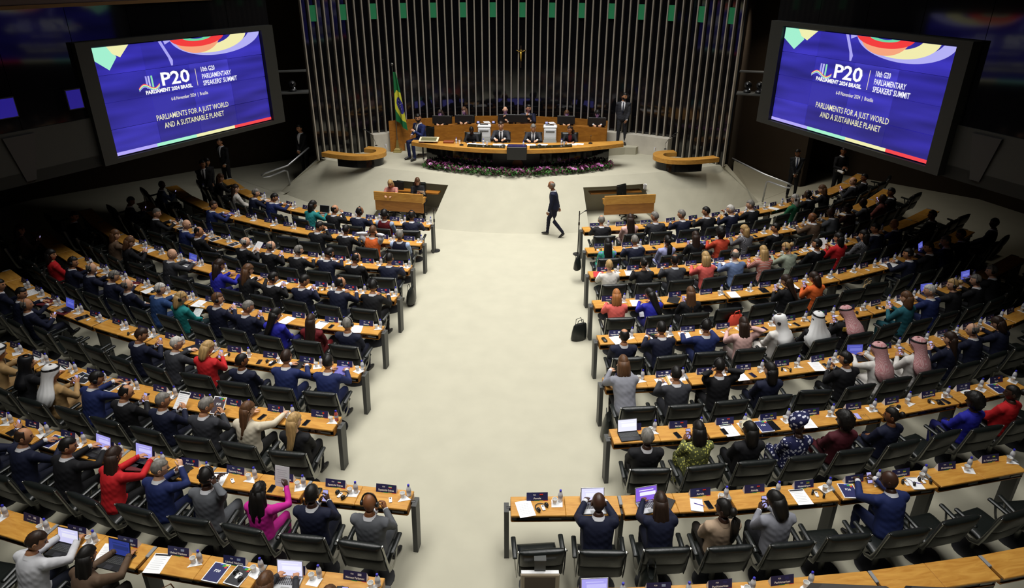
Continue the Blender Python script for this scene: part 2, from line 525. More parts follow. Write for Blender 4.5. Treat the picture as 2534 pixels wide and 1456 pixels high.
# ------------------------------------------------------------------ the two video walls
S_BLUE, S_BLUE2 = 'screen', None
def video_wall(p0, p1, z0, z1, fp0, fp1, fz0, fz1, where):
    """p0: the viewer's lower-left corner in plan, p1: lower-right"""
    v = Vector((p1[0] - p0[0], p1[1] - p0[1], 0))
    W, H = v.length, z1 - z0
    an = math.atan2(v.y, v.x)
    F = fr((p0[0] + p1[0]) / 2, (p0[1] + p1[1]) / 2, (z0 + z1) / 2, an)    # local x right, z up, -y to the viewer
    root = tag(empty('video_wall', F), 'large video wall with blue P20 slide in a dark frame, ' + where, 'screen', 'video walls beside the stage')
    fl_ = F.inverted() @ Vector((fp0[0], fp0[1], fz0)); fr_ = F.inverted() @ Vector((fp1[0], fp1[1], fz1))
    xa, xb, za, zb = fl_.x, fr_.x, fl_.z, fr_.z
    w2, h2 = W / 2, H / 2
    for (x0, x1, y0, y1) in ((xa, -w2 - .03, za, zb), (w2 + .03, xb, za, zb), (-w2 - .03, w2 + .03, h2 + .03, zb), (-w2 - .03, w2 + .03, za, -h2 - .03)):
        mb = MB().box(((x0 + x1) / 2, .0, (y0 + y1) / 2), (x1 - x0, .22, y1 - y0))
        mb.build('frame', FASC, root)
    MB().box((0, .1, 0), (W + .1, .05, H + .1)).build('backing', PLAST, root)
    tone = [('3a33b8', '3630ac', '352fa8', '3831b2'), ('342fa6', '3a35ba', '453fc6', '332da4'), ('332d9f', '35309f', '3f39bd', '342ea2'), ('3b35b4', '312b98', '352f9f', '3029a0')]
    for r in range(4):
        for c in range(4):
            q = MB()
            pw_, ph_ = W / 4, H / 4
            q.box((-w2 + (c + .5) * pw_, 0, h2 - (r + .5) * ph_), (pw_ - .014, .06, ph_ - .014))
            m = panel_mat(tone[r][c])
            q.build('screen_panel', m, root)
    Y = -.033
    sh_ = -.07 if 'left' in where else .07
    def xs(x): return x + sh_ * (1 - x * x)
    def shape(name, poly, h, y=Y, s=1.):
        poly = [(xs(px) * w2, pz * h2) for px, pz in poly]
        MB().add([(x, y, z) for x, z in poly], [tuple(range(len(poly)))]).build(name, screen_mat(h, s), root)
    def disc(cx, cz, rx, rz, n=40, a0=0., a1=2 * PI):
        out = []
        for i in range(n + 1):
            a = a0 + (a1 - a0) * i / n
            out.append((cx + rx * math.cos(a), min(1., cz + rz * math.sin(a))))
        return out
    def ring(name, c, ro, ri, h, y, sh=(0, 0)):
        """lower half of a ring clipped by the top of the slide"""
        n = 36
        mb = MB(); vs = []
        for i in range(n + 1):
            a = PI + PI * i / n
            for (r, s_) in ((ro, 1), (ri, 0)):
                x, z = c[0] + r[0] * math.cos(a) + (0 if s_ else sh[0]), c[1] + r[1] * math.sin(a) + (0 if s_ else sh[1])
                vs.append((xs(max(-1, min(1, x))) * w2, y, min(1., z) * h2))
        mb.add(vs, [(2 * i, 2 * i + 2, 2 * i + 3, 2 * i + 1) for i in range(n)])
        mb.build(name, screen_mat(h), root)
    shape('green_leaf', [(-1, 1), (-.80, 1), (-.74, .80), (-.85, .58), (-1, .78)], 'a3f0cf')
    shape('yellow_leaf', [(-.83, 1), (-.58, 1), (-.70, .79), (-.78, .86)], 'f0efb0', Y - .003)
    shape('lilac_ray', [(-.24, 1), (-.205, 1), (-.11, .62), (-.12, .52), (-.14, .52), (-.16, .68)], 'a9a4f4')
    shape('lilac_tip', [(-.18, 1), (-.08, 1), (-.17, .93)], 'b0aaf6', Y - .003)
    ring('lilac_arc', (.45, 1.06), (.56, .44), (.44, .33), 'b3b0f5', Y - .002, (-.02, .02))
    ring('yellow_arc', (.38, 1.05), (.45, .37), (.30, .24), 'f2ecae', Y - .004, (-.03, .03))
    ring('orange_arc', (.22, 1.04), (.28, .34), (.20, .22), 'f6a47c', Y - .005, (.02, .02))
    ring('red_arc', (.22, 1.04), (.33, .21), (.20, .11), 'f23c3c', Y - .007, (0, .02))
    ring('green_arc', (.22, 1.03), (.18, .09), (.10, .05), '6fd6a2', Y - .009)
    for i, h in enumerate(('b3a8fb', 'a6f2cf', 'f1efb4', 'f4434b')):
        shape('colour_bar', [(-1 + i * .5, -1), (-.5 + i * .5, -1), (-.5 + i * .5, -.935), (-1 + i * .5, -.935)], h, Y - .002)
    R = Matrix.Rotation(PI / 2, 4, 'X')
    def write(s, xa, xb, z, size, h, bold=0.):
        """one line of writing fitted between xa and xb"""
        me = text_mesh(s, size, 'CENTER', bold)
        xs_ = [v.co.x for v in me.vertices]
        x0, x1 = xs(xa) * w2, xs(xb) * w2
        k = (x1 - x0) / (max(xs_) - min(xs_))
        put('lettering', me, screen_mat(h), root, Matrix.Translation(((x0 + x1) / 2 - k * (max(xs_) + min(xs_)) / 2, Y - .006, z * h2)) @ R @ Matrix.Diagonal((k, 1, 1, 1)))
    write('P20', -.29, .05, .27, .42, 'ffffff', .009)
    write('PARLIAMENT 2024 BRASIL', -.50, .065, .072, .118, 'ffffff', .0045)
    MB().box((xs(.13) * w2, Y - .004, .225 * h2), (.014, .002, .41)).build('divider', screen_mat('f0e0c0'), root)
    write('10th G20', .20, .37, .36, .16, 'f4f4ff', .003)
    write('PARLIAMENTARY', .20, .565, .215, .165, 'f4f4ff', .003)
    write("SPEAKERS' SUMMIT", .20, .63, .075, .165, 'f4f4ff', .003)
    write('6-8 November 2024  |  Brasília', -.22, .235, -.126, .115, 'f2ecdc', .001)
    write('PARLIAMENTS FOR A JUST WORLD', -.44, .465, -.45, .185, 'f2efc0', .001)
    write('AND A SUSTAINABLE PLANET', -.365, .39, -.625, .185, 'f2efc0', .001)
    # emblem: towers and the coloured ribbon
    for (x, h) in ((-.475, 'a9a4f4'), (-.445, 'c4c0fa'), (-.41, '8fe0b4')):
        shape('emblem_tower', [(x, .15), (x + .02, .15), (x + .02, .385), (x, .385)], h, Y - .004)
    for k, h in enumerate(('f2565e', 'f3eeb0', '6fd6a2', 'a9a4f4')):
        mb = MB(); vs = []
        for i in range(13):
            t = i / 12
            x = xs(-.57 + .25 * t)
            z = .20 - k * .016 + .06 * math.sin(t * 2 * PI) + (.05 * (t - .5))
            vs += [(x * w2, Y - .005, z * h2), (x * w2, Y - .005, (z - .02) * h2)]
        mb.add(vs, [(2 * i, 2 * i + 1, 2 * i + 3, 2 * i + 2) for i in range(12)]).build('emblem_ribbon', screen_mat(h), root)
_pm = {}
def panel_mat(h):
    """blue screen tile: soft dark bands run across the lit picture"""
    if h not in _pm:
        m = mat('screen_tile_' + h, (.01, .01, .02), .25, emit=(hexc(h), 1.0))
        nt = m.node_tree
        tc = nt.nodes.new('ShaderNodeTexCoord'); mp = nt.nodes.new('ShaderNodeMapping')
        mp.inputs['Scale'].default_value = (.55, 1, 4.2)
        n = nt.nodes.new('ShaderNodeTexNoise'); n.inputs['Scale'].default_value = .8
        n.inputs['Detail'].default_value = 1
        r = nt.nodes.new('ShaderNodeMapRange')
        r.inputs[1].default_value, r.inputs[2].default_value, r.inputs[3].default_value, r.inputs[4].default_value = .3, .65, .45, 1.1
        nt.links.new(tc.outputs['Object'], mp.inputs[0]); nt.links.new(mp.outputs[0], n.inputs['Vector'])
        nt.links.new(n.outputs[0], r.inputs[0]); nt.links.new(r.outputs[0], nt.nodes['Principled BSDF'].inputs['Emission Strength'])
        _pm[h] = m
    return _pm[h]
video_wall((-9.225, 15.39), (-7.22, 19.79), 3.14, 5.52, (-9.38, 15.05), (-7.03, 20.2), 3.0, 5.66, 'left of the stage')
video_wall((6.64, 18.665), (8.505, 14.225), 3.555, 5.80, (6.455, 19.11), (8.64, 13.91), 3.41, 5.93, 'right of the stage')

# shelves with remote cameras between the fins and the screens
def cam_shelf(x, y, z, an, where, n):
    o = MB().box((0, 0, 0), (.9, .5, .04)).build('camera_shelf', DARKG, M=fr(x, y, z, an)); tag(o, 'narrow grey shelf carrying remote cameras, ' + where, 'shelf')
    o = MB().box((0, 0, 0), (.9, .3, .03)).build('upper_shelf', DARKG, M=fr(x, y, z + .62, an)); tag(o, 'bare dark shelf above the remote cameras, ' + where, 'shelf')
    for k in range(n):
        r = tag(empty('remote_camera', fr(x + (k - .5 * (n - 1)) * .33 * math.cos(an), y + (k - .5 * (n - 1)) * .33 * math.sin(an), z + .02, an)), 'black dome remote camera, ' + (ORD[k] + ' ' if n > 1 else '') + 'on the shelf ' + where, 'camera')
        MB().lathe([(.10, 0), (.11, .05), (.09, .08), (.05, .1), (.05, .14)], 14).build('base', PLAST, r, 40)
        MB().ball((0, 0, .22), (.11, .1, .11), 14, 8).build('head', PLAST, r, 180)
        MB().lathe([(.05, 0), (.05, .05), (.04, .06)], 12, M=Matrix.Translation((0, -.08, .22)) @ Matrix.Rotation(PI / 2, 4, 'X')).build('lens', BLACKGL, r, 40)
        MB().lathe([(.012, 0), (.012, .03)], 8, M=Matrix.Translation((.06, -.08, .1))).build('status_lamp', screen_mat('ffffff', .8), r)
cam_shelf(-7.0, 21.3, 3.66, .3, 'beside the left screen', 1)
cam_shelf(6.75, 21.2, 3.78, -.3, 'beside the right screen', 2)
for (x, y, z, w, h, lab) in ((-10.3, 13.45, 4.58, .62, .40, 'wider purple pane glowing on the left gallery glass'), (-9.62, 14.75, 4.56, .34, .42, 'narrow purple pane glowing nearest the left screen')):
    r = tag(empty('monitor', fr(x + .28, y - .1, z, 1.14)), lab, 'monitor')  # glowing panes added for the purple images showing in the gallery glass
    MB().box((0, .03, 0), (w, .04, h)).build('case', PLAST, r)
    MB().box((0, .005, 0), (w - .04, .012, h - .04)).build('screen', screen_mat('2a1ea0', .55), r)
# ------------------------------------------------------------------ rows of desks: circle (cx, cy, r = seat-side edge), aisle end x, seats
ROWS = {'L1': (-2.05, 27.1, 9.6, -2.33, 12), 'L2': (-1.41, 29.02, 12.95, -2.33, 14), 'L3': (-1.43, 27.47, 13.01, -2.33, 14), 'L4': (-.64, 28.85, 16, -2.33, 16),
        'L5': (-.18, 29.32, 18, -2.33, 16), 'L6': (-.58, 27.67, 17.83, -2.33, 14), 'L7': (-.2, 29.0, 20.68, -2.33, 10), 'L8': (.35, 30.32, 23.53, -.88, 10), 'L9': (.35, 30.32, 25.0, -.95, 8),
        'R1': (-.62, 32.2, 15.04, 1.80, 16), 'R2': (-.06, 30.41, 14.68, 1.81, 16), 'R3': (-1.01, 32.51, 18.36, 1.82, 16), 'R4': (-.6, 30.76, 18.09, 1.83, 16), 'R5': (-.46, 30.5, 19.32, 1.84, 16),
        'R6': (-.42, 29.88, 20.2, 1.85, 14), 'R7': (-1.49, 34.87, 26.73, 1.86, 10), 'R8': (-.72, 34.06, 27.3, .42, 10), 'R9': (-.72, 34.06, 28.8, .35, 10)}
PITCH, DH, DD = .735, .80, .36
def row_pt(row, s, off=0.):
    """s: metres along the desk from the aisle end; off: metres past the seat-side edge towards the stage. -> x, y, facing angle"""
    cx, cy, r, xe, n = ROWS[row]
    sg = -1 if row[0] == 'L' else 1
    a = math.asin((xe - cx) / r) + sg * s / r
    R = r - off
    return cx + R * math.sin(a), cy - R * math.cos(a), a
def seat_frame(row, k, off=0., z=0., dx=0., da=0.):
    sg = -1 if row[0] == 'L' else 1
    x, y, a = row_pt(row, PITCH * (k + .5) + sg * dx, off)
    return fr(x, y, z, a + da)
def rowname(row):
    return ORD[int(row[1]) - 1] + (' left row' if row[0] == 'L' else ' right row')
def place(row, k):
    return ORD[k] + ' seat from aisle, ' + rowname(row)

top_me = MB().box((0, 0, 0), (.708, DD, .032), bev=.006).mesh('tabletop')
apr_me = MB().box((0, 0, 0), (1.40, .30, .085)).mesh('drawer_box')
edge_me = MB().box((0, 0, 0), (1.405, .012, .012)).mesh('edge_strip')
slot_me = MB().box((0, 0, 0), (.16, .008, .03)).mesh('socket_plate')
end_me = MB().box((0, 0, 0), (.016, .30, .10)).mesh('end_panel')
brk_me = MB().box((0, 0, 0), (.046, .17, .05), bev=.006).mesh('link_bracket')
leg_me = MB().box((0, 0, .37), (.06, .20, .74)).mesh('leg')
eleg_me = MB().loft([[(-.032, -.10, 0), (.032, -.10, 0), (.032, .06, 0), (-.032, .06, 0)], [(-.032, -.05, .76), (.032, -.05, .76), (.032, .13, .76), (-.032, .13, .76)]]).mesh('leg')
hinge_me = MB().lathe([(.03, -.03), (.03, .03)], 10, M=Matrix.Rotation(PI / 2, 4, 'Y')).mesh('pivot')
def desk_row(row):
    n = ROWS[row][4]
    sg = -1 if row[0] == 'L' else 1
    for m in range(n // 2):
        x, y, a = row_pt(row, PITCH * 2 * m + PITCH, DD / 2)
        d = empty('desk', fr(x, y, 0, a))
        tag(d, 'wooden two-seat desk section, ' + ORD[m] + ' from the aisle in the ' + rowname(row), 'desk', 'desks of the ' + rowname(row))
        for q in (-1, 1):
            put('tabletop', top_me, WOOD, d, Matrix.Translation((q * .3555, 0, DH - .016)))
        put('drawer_box', apr_me, BLACKGL2, d, Matrix.Translation((0, .01, DH - .078)))
        put('edge_strip', edge_me, WOODD, d, Matrix.Translation((0, -.146, DH - .126)))
        for q in (-1, 1):
            put('socket_plate', slot_me, GREYP, d, Matrix.Translation((q * .3555 + .22, -.144, DH - .088)))
        put('end_panel', end_me, WOODD, d, Matrix.Translation((-.704, .01, DH - .08)))
        put('end_panel', end_me, WOODD, d, Matrix.Translation((.704, .01, DH - .08)))
        put('link_bracket', brk_me, GREYP, d, Matrix.Translation((sg * .737, .09, DH - .018)))
        put('leg', leg_me, LEGM, d, Matrix.Translation((sg * .735, .0, 0)))
        if m == 0:
            put('leg', eleg_me, LEGM, d, Matrix.Translation((-sg * .765, -.02, 0)))
            put('pivot', hinge_me, PLAST, d, Matrix.Translation((-sg * .735, .02, DH - .06)))
for r in ROWS:
    desk_row(r)

# ------------------------------------------------------------------ chairs
def pad_mesh(name, W, H, T, topf=0.):
    """upholstered cushion in the x (width) / z (height) plane, thickness along y, softly bulged"""
    mb = MB()
    nx, nz = 10, 8
    for side in (-1, 1):
        vs = []
        for j in range(nz + 1):
            for i in range(nx + 1):
                u, v = math.sin(PI / 2 * (-1 + 2 * i / nx)), math.sin(PI / 2 * (-1 + 2 * j / nz))
                b = (1 - abs(u) ** 8) ** .5 * (1 - abs(v) ** 3.5) ** .5
                vs.append((u * W / 2 * (1 - .012 * (abs(v) > .9)), side * T / 2 * (.12 + .88 * b), v * H / 2))
        fs = [(j * (nx + 1) + i, j * (nx + 1) + i + 1, (j + 1) * (nx + 1) + i + 1, (j + 1) * (nx + 1) + i) for j in range(nz) for i in range(nx)]
        mb.add(vs, fs)
    N = (nx + 1) * (nz + 1)
    per = [i for i in range(nx + 1)] + [j * (nx + 1) + nx for j in range(1, nz + 1)] + [nz * (nx + 1) + i for i in range(nx - 1, -1, -1)] + [j * (nx + 1) for j in range(nz - 1, 0, -1)]
    for i in range(len(per)):
        p, q = per[i], per[(i + 1) % len(per)]
        mb.f.append((p, q, q + N, p + N)); mb.mi.append(0)
    return mb.mesh(name, 75)
TILT = Matrix.Rotation(math.radians(15), 4, 'X')
back_me = pad_mesh('backrest', .545, .30, .13)
shell_me = pad_mesh('back_shell', .535, .25, .09)
seat_me = pad_mesh('seat', .50, .48, .11)
sfr_me = {}
for q in (-1, 1):
    mb = MB()
    P = [(q * .280, -.352, .945), (q * .285, -.30, .74), (q * .288, -.25, .54), (q * .288, -.20, .41), (q * .290, -.10, .37), (q * .292, .0, .41), (q * .294, .05, .52), (q * .296, .08, .615)]
    mb.tube(P, [(.045 / 2, .008), (.02, .008), (.024, .008), (.034, .008), (.03, .008), (.024, .008), (.02, .008), (.02, .008)], 6, up=(1, 0, 0))
    mb.ball((q * .288, -.362, .945), .013, 8, 5)
    sfr_me[q] = mb.mesh('side_frame', 50)
arm_me = MB().box((0, 0, 0), (.06, .33, .045), bev=.012).mesh('armrest', 40)
ped_me = MB().lathe([(.035, .03), (.035, .36), (.10, .385)], 12).mesh('pedestal', 40)
base_me = MB().lathe([(.24, 0), (.24, .012), (.05, .045)], 20).mesh('base_disc', 40)
chairs = {}
def make_chair(M, label, group):
    t = empty('swivel_chair', M)
    tag(t, label, 'chair', group)
    put('seat', seat_me, LEATHER, t, Matrix.Translation((0, .02, .435)) @ Matrix.Rotation(math.radians(-87), 4, 'X'))
    put('backrest', back_me, LEATHER, t, Matrix.Translation((0, -.318, .81)) @ TILT)
    put('back_shell', shell_me, LEATHER2, t, Matrix.Translation((0, -.262, .555)) @ TILT)
    for q in (-1, 1):
        put('side_frame', sfr_me[q], CHROME, t)
        put('armrest', arm_me, LEATHER, t, Matrix.Translation((q * .300, .03, .635)) @ Matrix.Rotation(math.radians(5), 4, 'X'))
    put('pedestal', ped_me, CHROME, t)
    put('base_disc', base_me, PLAST, t)
    return t
# ------------------------------------------------------------------ people
def ik(a, t, l1, l2, pole):
    """elbow / knee position between a and target t"""
    d = t - a
    L = min(d.length, (l1 + l2) * .995)
    d = d.normalized()
    t = a + d * L
    x = (l1 * l1 - l2 * l2 + L * L) / (2 * L)
    h = math.sqrt(max(1e-6, l1 * l1 - x * x))
    p = (pole - d * pole.dot(d)).normalized()
    return a + d * x + p * h, t

def head_mesh(f=False):
    """verts, faces, material index (0 skin, 6 eye, 7 lips, 8 brow); origin at the top of the neck, face towards +Y"""
    n, h = 26, 20
    V, F, I = [], [], []
    for j in range(h + 1):
        t = -PI / 2 + PI * min(max(j / h, .012), .988)
        for i in range(n):
            a = 2 * PI * i / n            # 0 = front
            x, y, z = math.cos(t) * math.sin(a), math.cos(t) * math.cos(a), math.sin(t)
            fr_ = max(0., y)
            low = max(0., -z)
            X = x * .074 * (1 - .30 * low ** 1.5)
            Yy = y * (.094 if y < 0 else .088) * (1 - .12 * low)
            Z = z * .112
            Yy += .012 * low * fr_
            w = math.exp(-((x / .17) ** 2))
            Yy += .020 * w * math.exp(-((z + .10) / .13) ** 2) * (y > 0)            # nose
            Yy += .010 * w * math.exp(-((z + .18) / .07) ** 2) * (y > 0)
            for e in (-1, 1):
                Yy -= .009 * math.exp(-(((x - e * .42) / .2) ** 2 + ((z - .06) / .12) ** 2)) * (y > 0)   # eye sockets
            Yy += .005 * math.exp(-((z - .22) / .1) ** 2) * fr_                        # brow
            Yy += .005 * math.exp(-(((x) / .3) ** 2 + ((z + .47) / .09) ** 2)) * (y > 0)    # lips
            Yy += .008 * math.exp(-(((x) / .3) ** 2 + ((z + .80) / .14) ** 2)) * (y > 0)    # chin
            V.append((X, Yy + .012, Z + .105))
    for j in range(h):
        for i in range(n):
            k = (i + 1) % n
            F.append((j * n + i, j * n + k, j * n + n + k, j * n + n + i))
            t = -PI / 2 + PI * (j + .5) / h
            a = 2 * PI * (i + .5) / n
            x, z, y = math.cos(t) * math.sin(a), math.sin(t), math.cos(t) * math.cos(a)
            m = 0
            if y > .6 and abs(z + .47) < .09 and abs(x) < .30: m = 7
            if y > .5 and abs(z - .235) < .06 and .2 < abs(x) < .62: m = 8
            I.append(m)
    F.append(tuple(range(n - 1, -1, -1))); F.append(tuple(h * n + i for i in range(n))); I += [0, 0]
    mb = MB(); mb.v, mb.f, mb.mi = V, F, I
    for e in (-1, 1):
        mb.ball((e * .030, .083, .112), (.012, .010, .008), 8, 5, 6)                      # eyes
        # ear: a cupped shell
        mb.loft([[(e * (.070 + d), -.004 + r * .020 * math.cos(q), .098 + r * .031 * math.sin(q)) for q in [2 * PI * i / 10 for i in range(10)]] for d, r in ((0, .8), (.010, 1.0), (.014, .85), (.010, .4))], 0)
    return mb
HEADM = head_mesh()

def hand_mesh(curl=.5):
    """left-handed thumb at +X; wrist at origin, fingers +Y, palm -Z"""
    mb = MB()
    mb.loft([[(w * math.cos(q), y, t * math.sin(q)) for q in [2 * PI * i / 10 for i in range(10)]] for y, w, t in ((-.03, .026, .020), (.0, .027, .019), (.03, .036, .018), (.07, .041, .016), (.088, .038, .012))], 0)
    for i, (x, L) in enumerate(((.030, .068), (.010, .078), (-.010, .073), (-.029, .056))):
        p = Vector((x, .080, 0)); ang = -.15; pts = [p.copy()]
        for s in (.45, .32, .23):
            ang -= curl * .62
            p = p + Vector((x * .08, math.cos(ang) * L * s, math.sin(ang) * L * s)); pts.append(p.copy())
        mb.tube(pts, [.0095, .009, .0082, .006], 6, 0)
    p = Vector((.028, .02, -.004))
    mb.tube([p, p + Vector((.024, .026, -.008)), p + Vector((.034, .052, -.014)), p + Vector((.034, .072, -.018 - curl * .01))], [.013, .0115, .010, .007], 6, 0)
    return mb
HANDS = {.35: hand_mesh(.35), .8: hand_mesh(.8)}

POSES = {   # lean (deg), right hand, left hand (x, y, z rel. hip on the seat), curl, legs, palm-forward hint
    'D': (9, (.16, .50, .87), (-.13, .50, .87), .35, 'n'),
    'L': (-9, (.09, .30, .63), (-.09, .30, .64), .8, 'n'),
    'P': (0, (.07, .36, .88), (-.06, .35, .84), .8, 'n'),
    'T': (10, (.13, .56, .89), (-.12, .56, .89), .35, 'n'),
    'E': (4, (.14, .06, 1.16), (-.13, .46, .88), .8, 'n'),
    'B': (4, (.13, .08, 1.15), (-.13, .08, 1.15), .8, 'n'),
    'R': (2, (.22, .42, 1.08), (-.09, .30, .64), .8, 'n'),
    'X': (-10, (.10, .30, .80), (-.05, .28, .70), .8, 'x'),
    'F': (24, (.10, .62, .93), (-.14, .58, .88), .35, 'n'),
    'A': (0, (.30, .52, .87), (-.26, .48, .87), .35, 'n'),
    'O': (6, (.05, .42, 1.02), (-.10, .46, .88), .8, 'n'),
    'G': (0, (.14, -.10, .85), (-.14, .12, .85), .8, 'guard'),
    'W': (3, (.20, -.14, .80), (-.22, .16, .80), .8, 'walk'),
    'S': (-2, (.10, .26, 1.06), (-.07, .26, 1.04), .8, 'guard'),
    'C': (-1, (.04, .20, .86), (-.04, .20, .88), .8, 'guard'),
    'H': (2, (.14, .30, .98), (-.16, .26, .86), .8, 'guard'),
    'V': (4, (.16, .24, .70), (-.05, .30, .86), .8, 'n'),
}
_BODY = {}
def body(pose, turn, size=1.0):
    """one continuous figure: returns (mesh, head frame, right hand frame). slots: 0 skin 1 jacket 2 trousers 3 shoes 4 sleeves 5 collar 6 eyes 7 lips 8 brows"""
    key = (pose, turn)
    if key in _BODY:
        return _BODY[key]
    lean, rh, lh, curl, legs = POSES[pose]
    lam = math.radians(lean)
    stand = legs in ('guard', 'walk')
    P = Vector((0, 0, .93 if stand else .55))
    t = Vector((0, math.sin(lam), math.cos(lam)))
    def sp(s, bend=0.):
        q = math.radians(lean + bend * s)
        return P + Vector((0, math.sin(q) * s, math.cos(q) * s))
    rings = [(-.11, .150, .110), (-.03, .178, .132), (.07, .166, .126), (.17, .160, .120), (.28, .172, .124), (.38, .180, .118), (.445, .160, .100), (.485, .105, .080), (.515, .062, .064), (.58, .050, .054)]
    prim = []     # (points, radii, label)
    mb = MB()
    pts = [sp(s, 6) for s, _, _ in rings]
    mb.tube(pts, [(a * (1.14 if s < .5 else 1.05), b * 1.1) for s, a, b in rings], 20, up=(0, 1, 0))
    prim.append(([pts[i] for i in range(8)], [.155] * 8, 1))
    prim.append(([pts[8], pts[9]], [.06, .05], 0))
    sh = sp(.435, 6)
    hands = []
    for q, tgt in ((1, rh), (-1, lh)):
        s = sh + Vector((q * .190, 0, 0))
        tg = Vector(tgt) if not stand else Vector(tgt)
        e, w = ik(s, tg, .285, .255, Vector((q * .75, -.45, -.85)))
        apts = [sh + Vector((q * .10, 0, .0)), s, (s + e) / 2, e, (e + w) / 2, w]
        mb.tube(apts, [.078, .080, .066, .057, .049, .040], 10)
        prim.append(([s, e, w], [.066, .056, .044], 4))
        hands.append((q, e, w))
    for q in (1, -1):
        hip = P + Vector((q * .088, 0, -.02))
        if legs == 'n':
            kn, an = Vector((q * .12, .44, .53)), Vector((q * .12, .40, .09))
        elif legs == 'x':
            kn, an = (Vector((.06, .44, .60)), Vector((-.10, .62, .30))) if q == 1 else (Vector((-.10, .44, .53)), Vector((-.08, .36, .09)))
        elif legs == 'guard':
            kn, an = Vector((q * .11, .01, .50)), Vector((q * .12, -.02, .09))
        else:
            kn, an = (Vector((.10, .17, .52)), Vector((.09, .20, .10))) if q == 1 else (Vector((-.10, -.02, .50)), Vector((-.10, -.30, .16)))
        f = (an - kn).normalized()
        fwd = Vector((q * .15, 1, 0)).normalized()
        if legs == 'x' and q == 1: fwd = Vector((-.2, .9, .25)).normalized()
        if legs == 'walk' and q == -1: fwd = Vector((0, .75, -.66)).normalized()
        mb.tube([hip, hip.lerp(kn, .5), kn, kn.lerp(an, .35), an + Vector((0, 0, .0))], [.098, .086, .066, .060, .046], 10)
        prim.append(([hip, kn, an], [.09, .066, .05], 2))
        heel = an - fwd * .05 + Vector((0, 0, -.045)); toe = an + fwd * .19 + Vector((0, 0, -.05))
        mb.tube([heel, an + fwd * .03 + Vector((0, 0, -.035)), an + fwd * .12 + Vector((0, 0, -.048)), toe], [(.036, .04), (.043, .05), (.045, .038), (.03, .024)], 8)
        prim.append(([heel, toe], [.045, .045], 3))
    # voxel union into one skin, smoothed
    me0 = mb.mesh('figure')
    o = bpy.data.objects.new('figure', me0)
    C.objects.link(o)
    r = o.modifiers.new('r', 'REMESH'); r.mode = 'VOXEL'; r.voxel_size = .0185; r.use_smooth_shade = True
    s = o.modifiers.new('s', 'SMOOTH'); s.factor = .5; s.iterations = 3
    dg = bpy.context.evaluated_depsgraph_get()
    me = bpy.data.meshes.new_from_object(o.evaluated_get(dg))
    bpy.data.objects.remove(o); bpy.data.meshes.remove(me0)
    nv = len(me.vertices)
    co = np.empty(nv * 3); me.vertices.foreach_get('co', co); co = co.reshape(-1, 3)
    # cloth folds: low ripples across the garments, away from the neck
    rip = .0035 * np.sin(co[:, 2] * 70 + co[:, 0] * 25) * np.sin(co[:, 0] * 40 + co[:, 1] * 33)
    nb0 = np.array(sp(.50, 6)); co[:, 1] += rip * (np.linalg.norm(co - nb0, axis=1) > .17)
    polys = [tuple(p.vertices) for p in me.polygons]
    bpy.data.meshes.remove(me)
    cen = np.array([co[list(p)].mean(0) for p in polys])
    best = np.full(len(cen), 9.); lab = np.zeros(len(cen), int)
    for pp, rr, l in prim:
        for a, b, r0, r1 in zip(pp, pp[1:], rr, rr[1:]):
            a, b = np.array(a), np.array(b)
            ab = b - a
            tt = np.clip(((cen - a) @ ab) / (ab @ ab), 0, 1)
            d = np.linalg.norm(cen - (a + tt[:, None] * ab), axis=1) / (r0 + (r1 - r0) * tt)
            m = d < best
            best[m] = d[m]; lab[m] = l
    nb = np.array(sp(.50, 6)); tt = np.array(t)
    hgt = (cen - nb) @ tt
    rad = np.linalg.norm((cen - nb) - hgt[:, None] * tt, axis=1)
    lab[(hgt > .012) & (rad < .085)] = 0
    lab[(hgt <= .012) & (rad < .12) & (hgt > -.05)] = 1
    # tidy hems: drop stray faces, then straighten the zigzag of boundary edges
    ef = {}
    for fi, p in enumerate(polys):
        for a, b in zip(p, p[1:] + p[:1]):
            ef.setdefault((min(a, b), max(a, b)), []).append(fi)
    nbf = [[] for _ in polys]
    for fs_ in ef.values():
        if len(fs_) == 2:
            nbf[fs_[0]].append(fs_[1]); nbf[fs_[1]].append(fs_[0])
    for _ in range(3):
        for fi, ns in enumerate(nbf):
            ls = [lab[k] for k in ns]
            for l in set(ls):
                if l != lab[fi] and ls.count(l) >= 3: lab[fi] = l; break
    bn = {}
    for (a, b), fs_ in ef.items():
        if len(fs_) == 2 and lab[fs_[0]] != lab[fs_[1]]:
            bn.setdefault(a, []).append(b); bn.setdefault(b, []).append(a)
    for _ in range(4):
        new = {v: co[v] * .4 + co[ns].mean(0) * .6 for v, ns in bn.items() if len(ns) == 2}
        for v, c in new.items(): co[v] = c
    V = [tuple(c) for c in co]; F = list(polys); I = list(lab)
    def addmb(m2, M, mi=None):
        o_ = len(V)
        for v in m2.v: V.append(tuple(M @ Vector(v)))
        for f_, i_ in zip(m2.f, m2.mi):
            F.append(tuple(x + o_ for x in f_)); I.append(i_ if mi is None else mi)
    yaw = {'0': 0, 'l': 42, 'r': -42, 'L': 75, 'Q': -75}[turn[0]]
    pit = -22 if 'd' in turn else (12 if 'u' in turn else -8)
    hb = sp(.565, 6)
    HF = Matrix.Translation(hb + Vector((0, .012, 0))) @ Matrix.Rotation(math.radians(yaw), 4, 'Z') @ Matrix.Rotation(math.radians(pit - lean * .35), 4, 'X') @ Matrix.Scale(1.12, 4)
    addmb(HEADM, HF)
    cl_ = MB().tube([sp(.488, 6), sp(.508, 6), sp(.533, 6)], [(.092, .090), (.080, .081), (.070, .071)], 20, up=(0, 1, 0), caps=False)
    cl_.tube([sp(.533, 6), sp(.500, 6)], [(.070, .070), (.060, .062)], 20, up=(0, 1, 0), caps=False)
    addmb(cl_, Matrix(), 5)
    HFR = {}
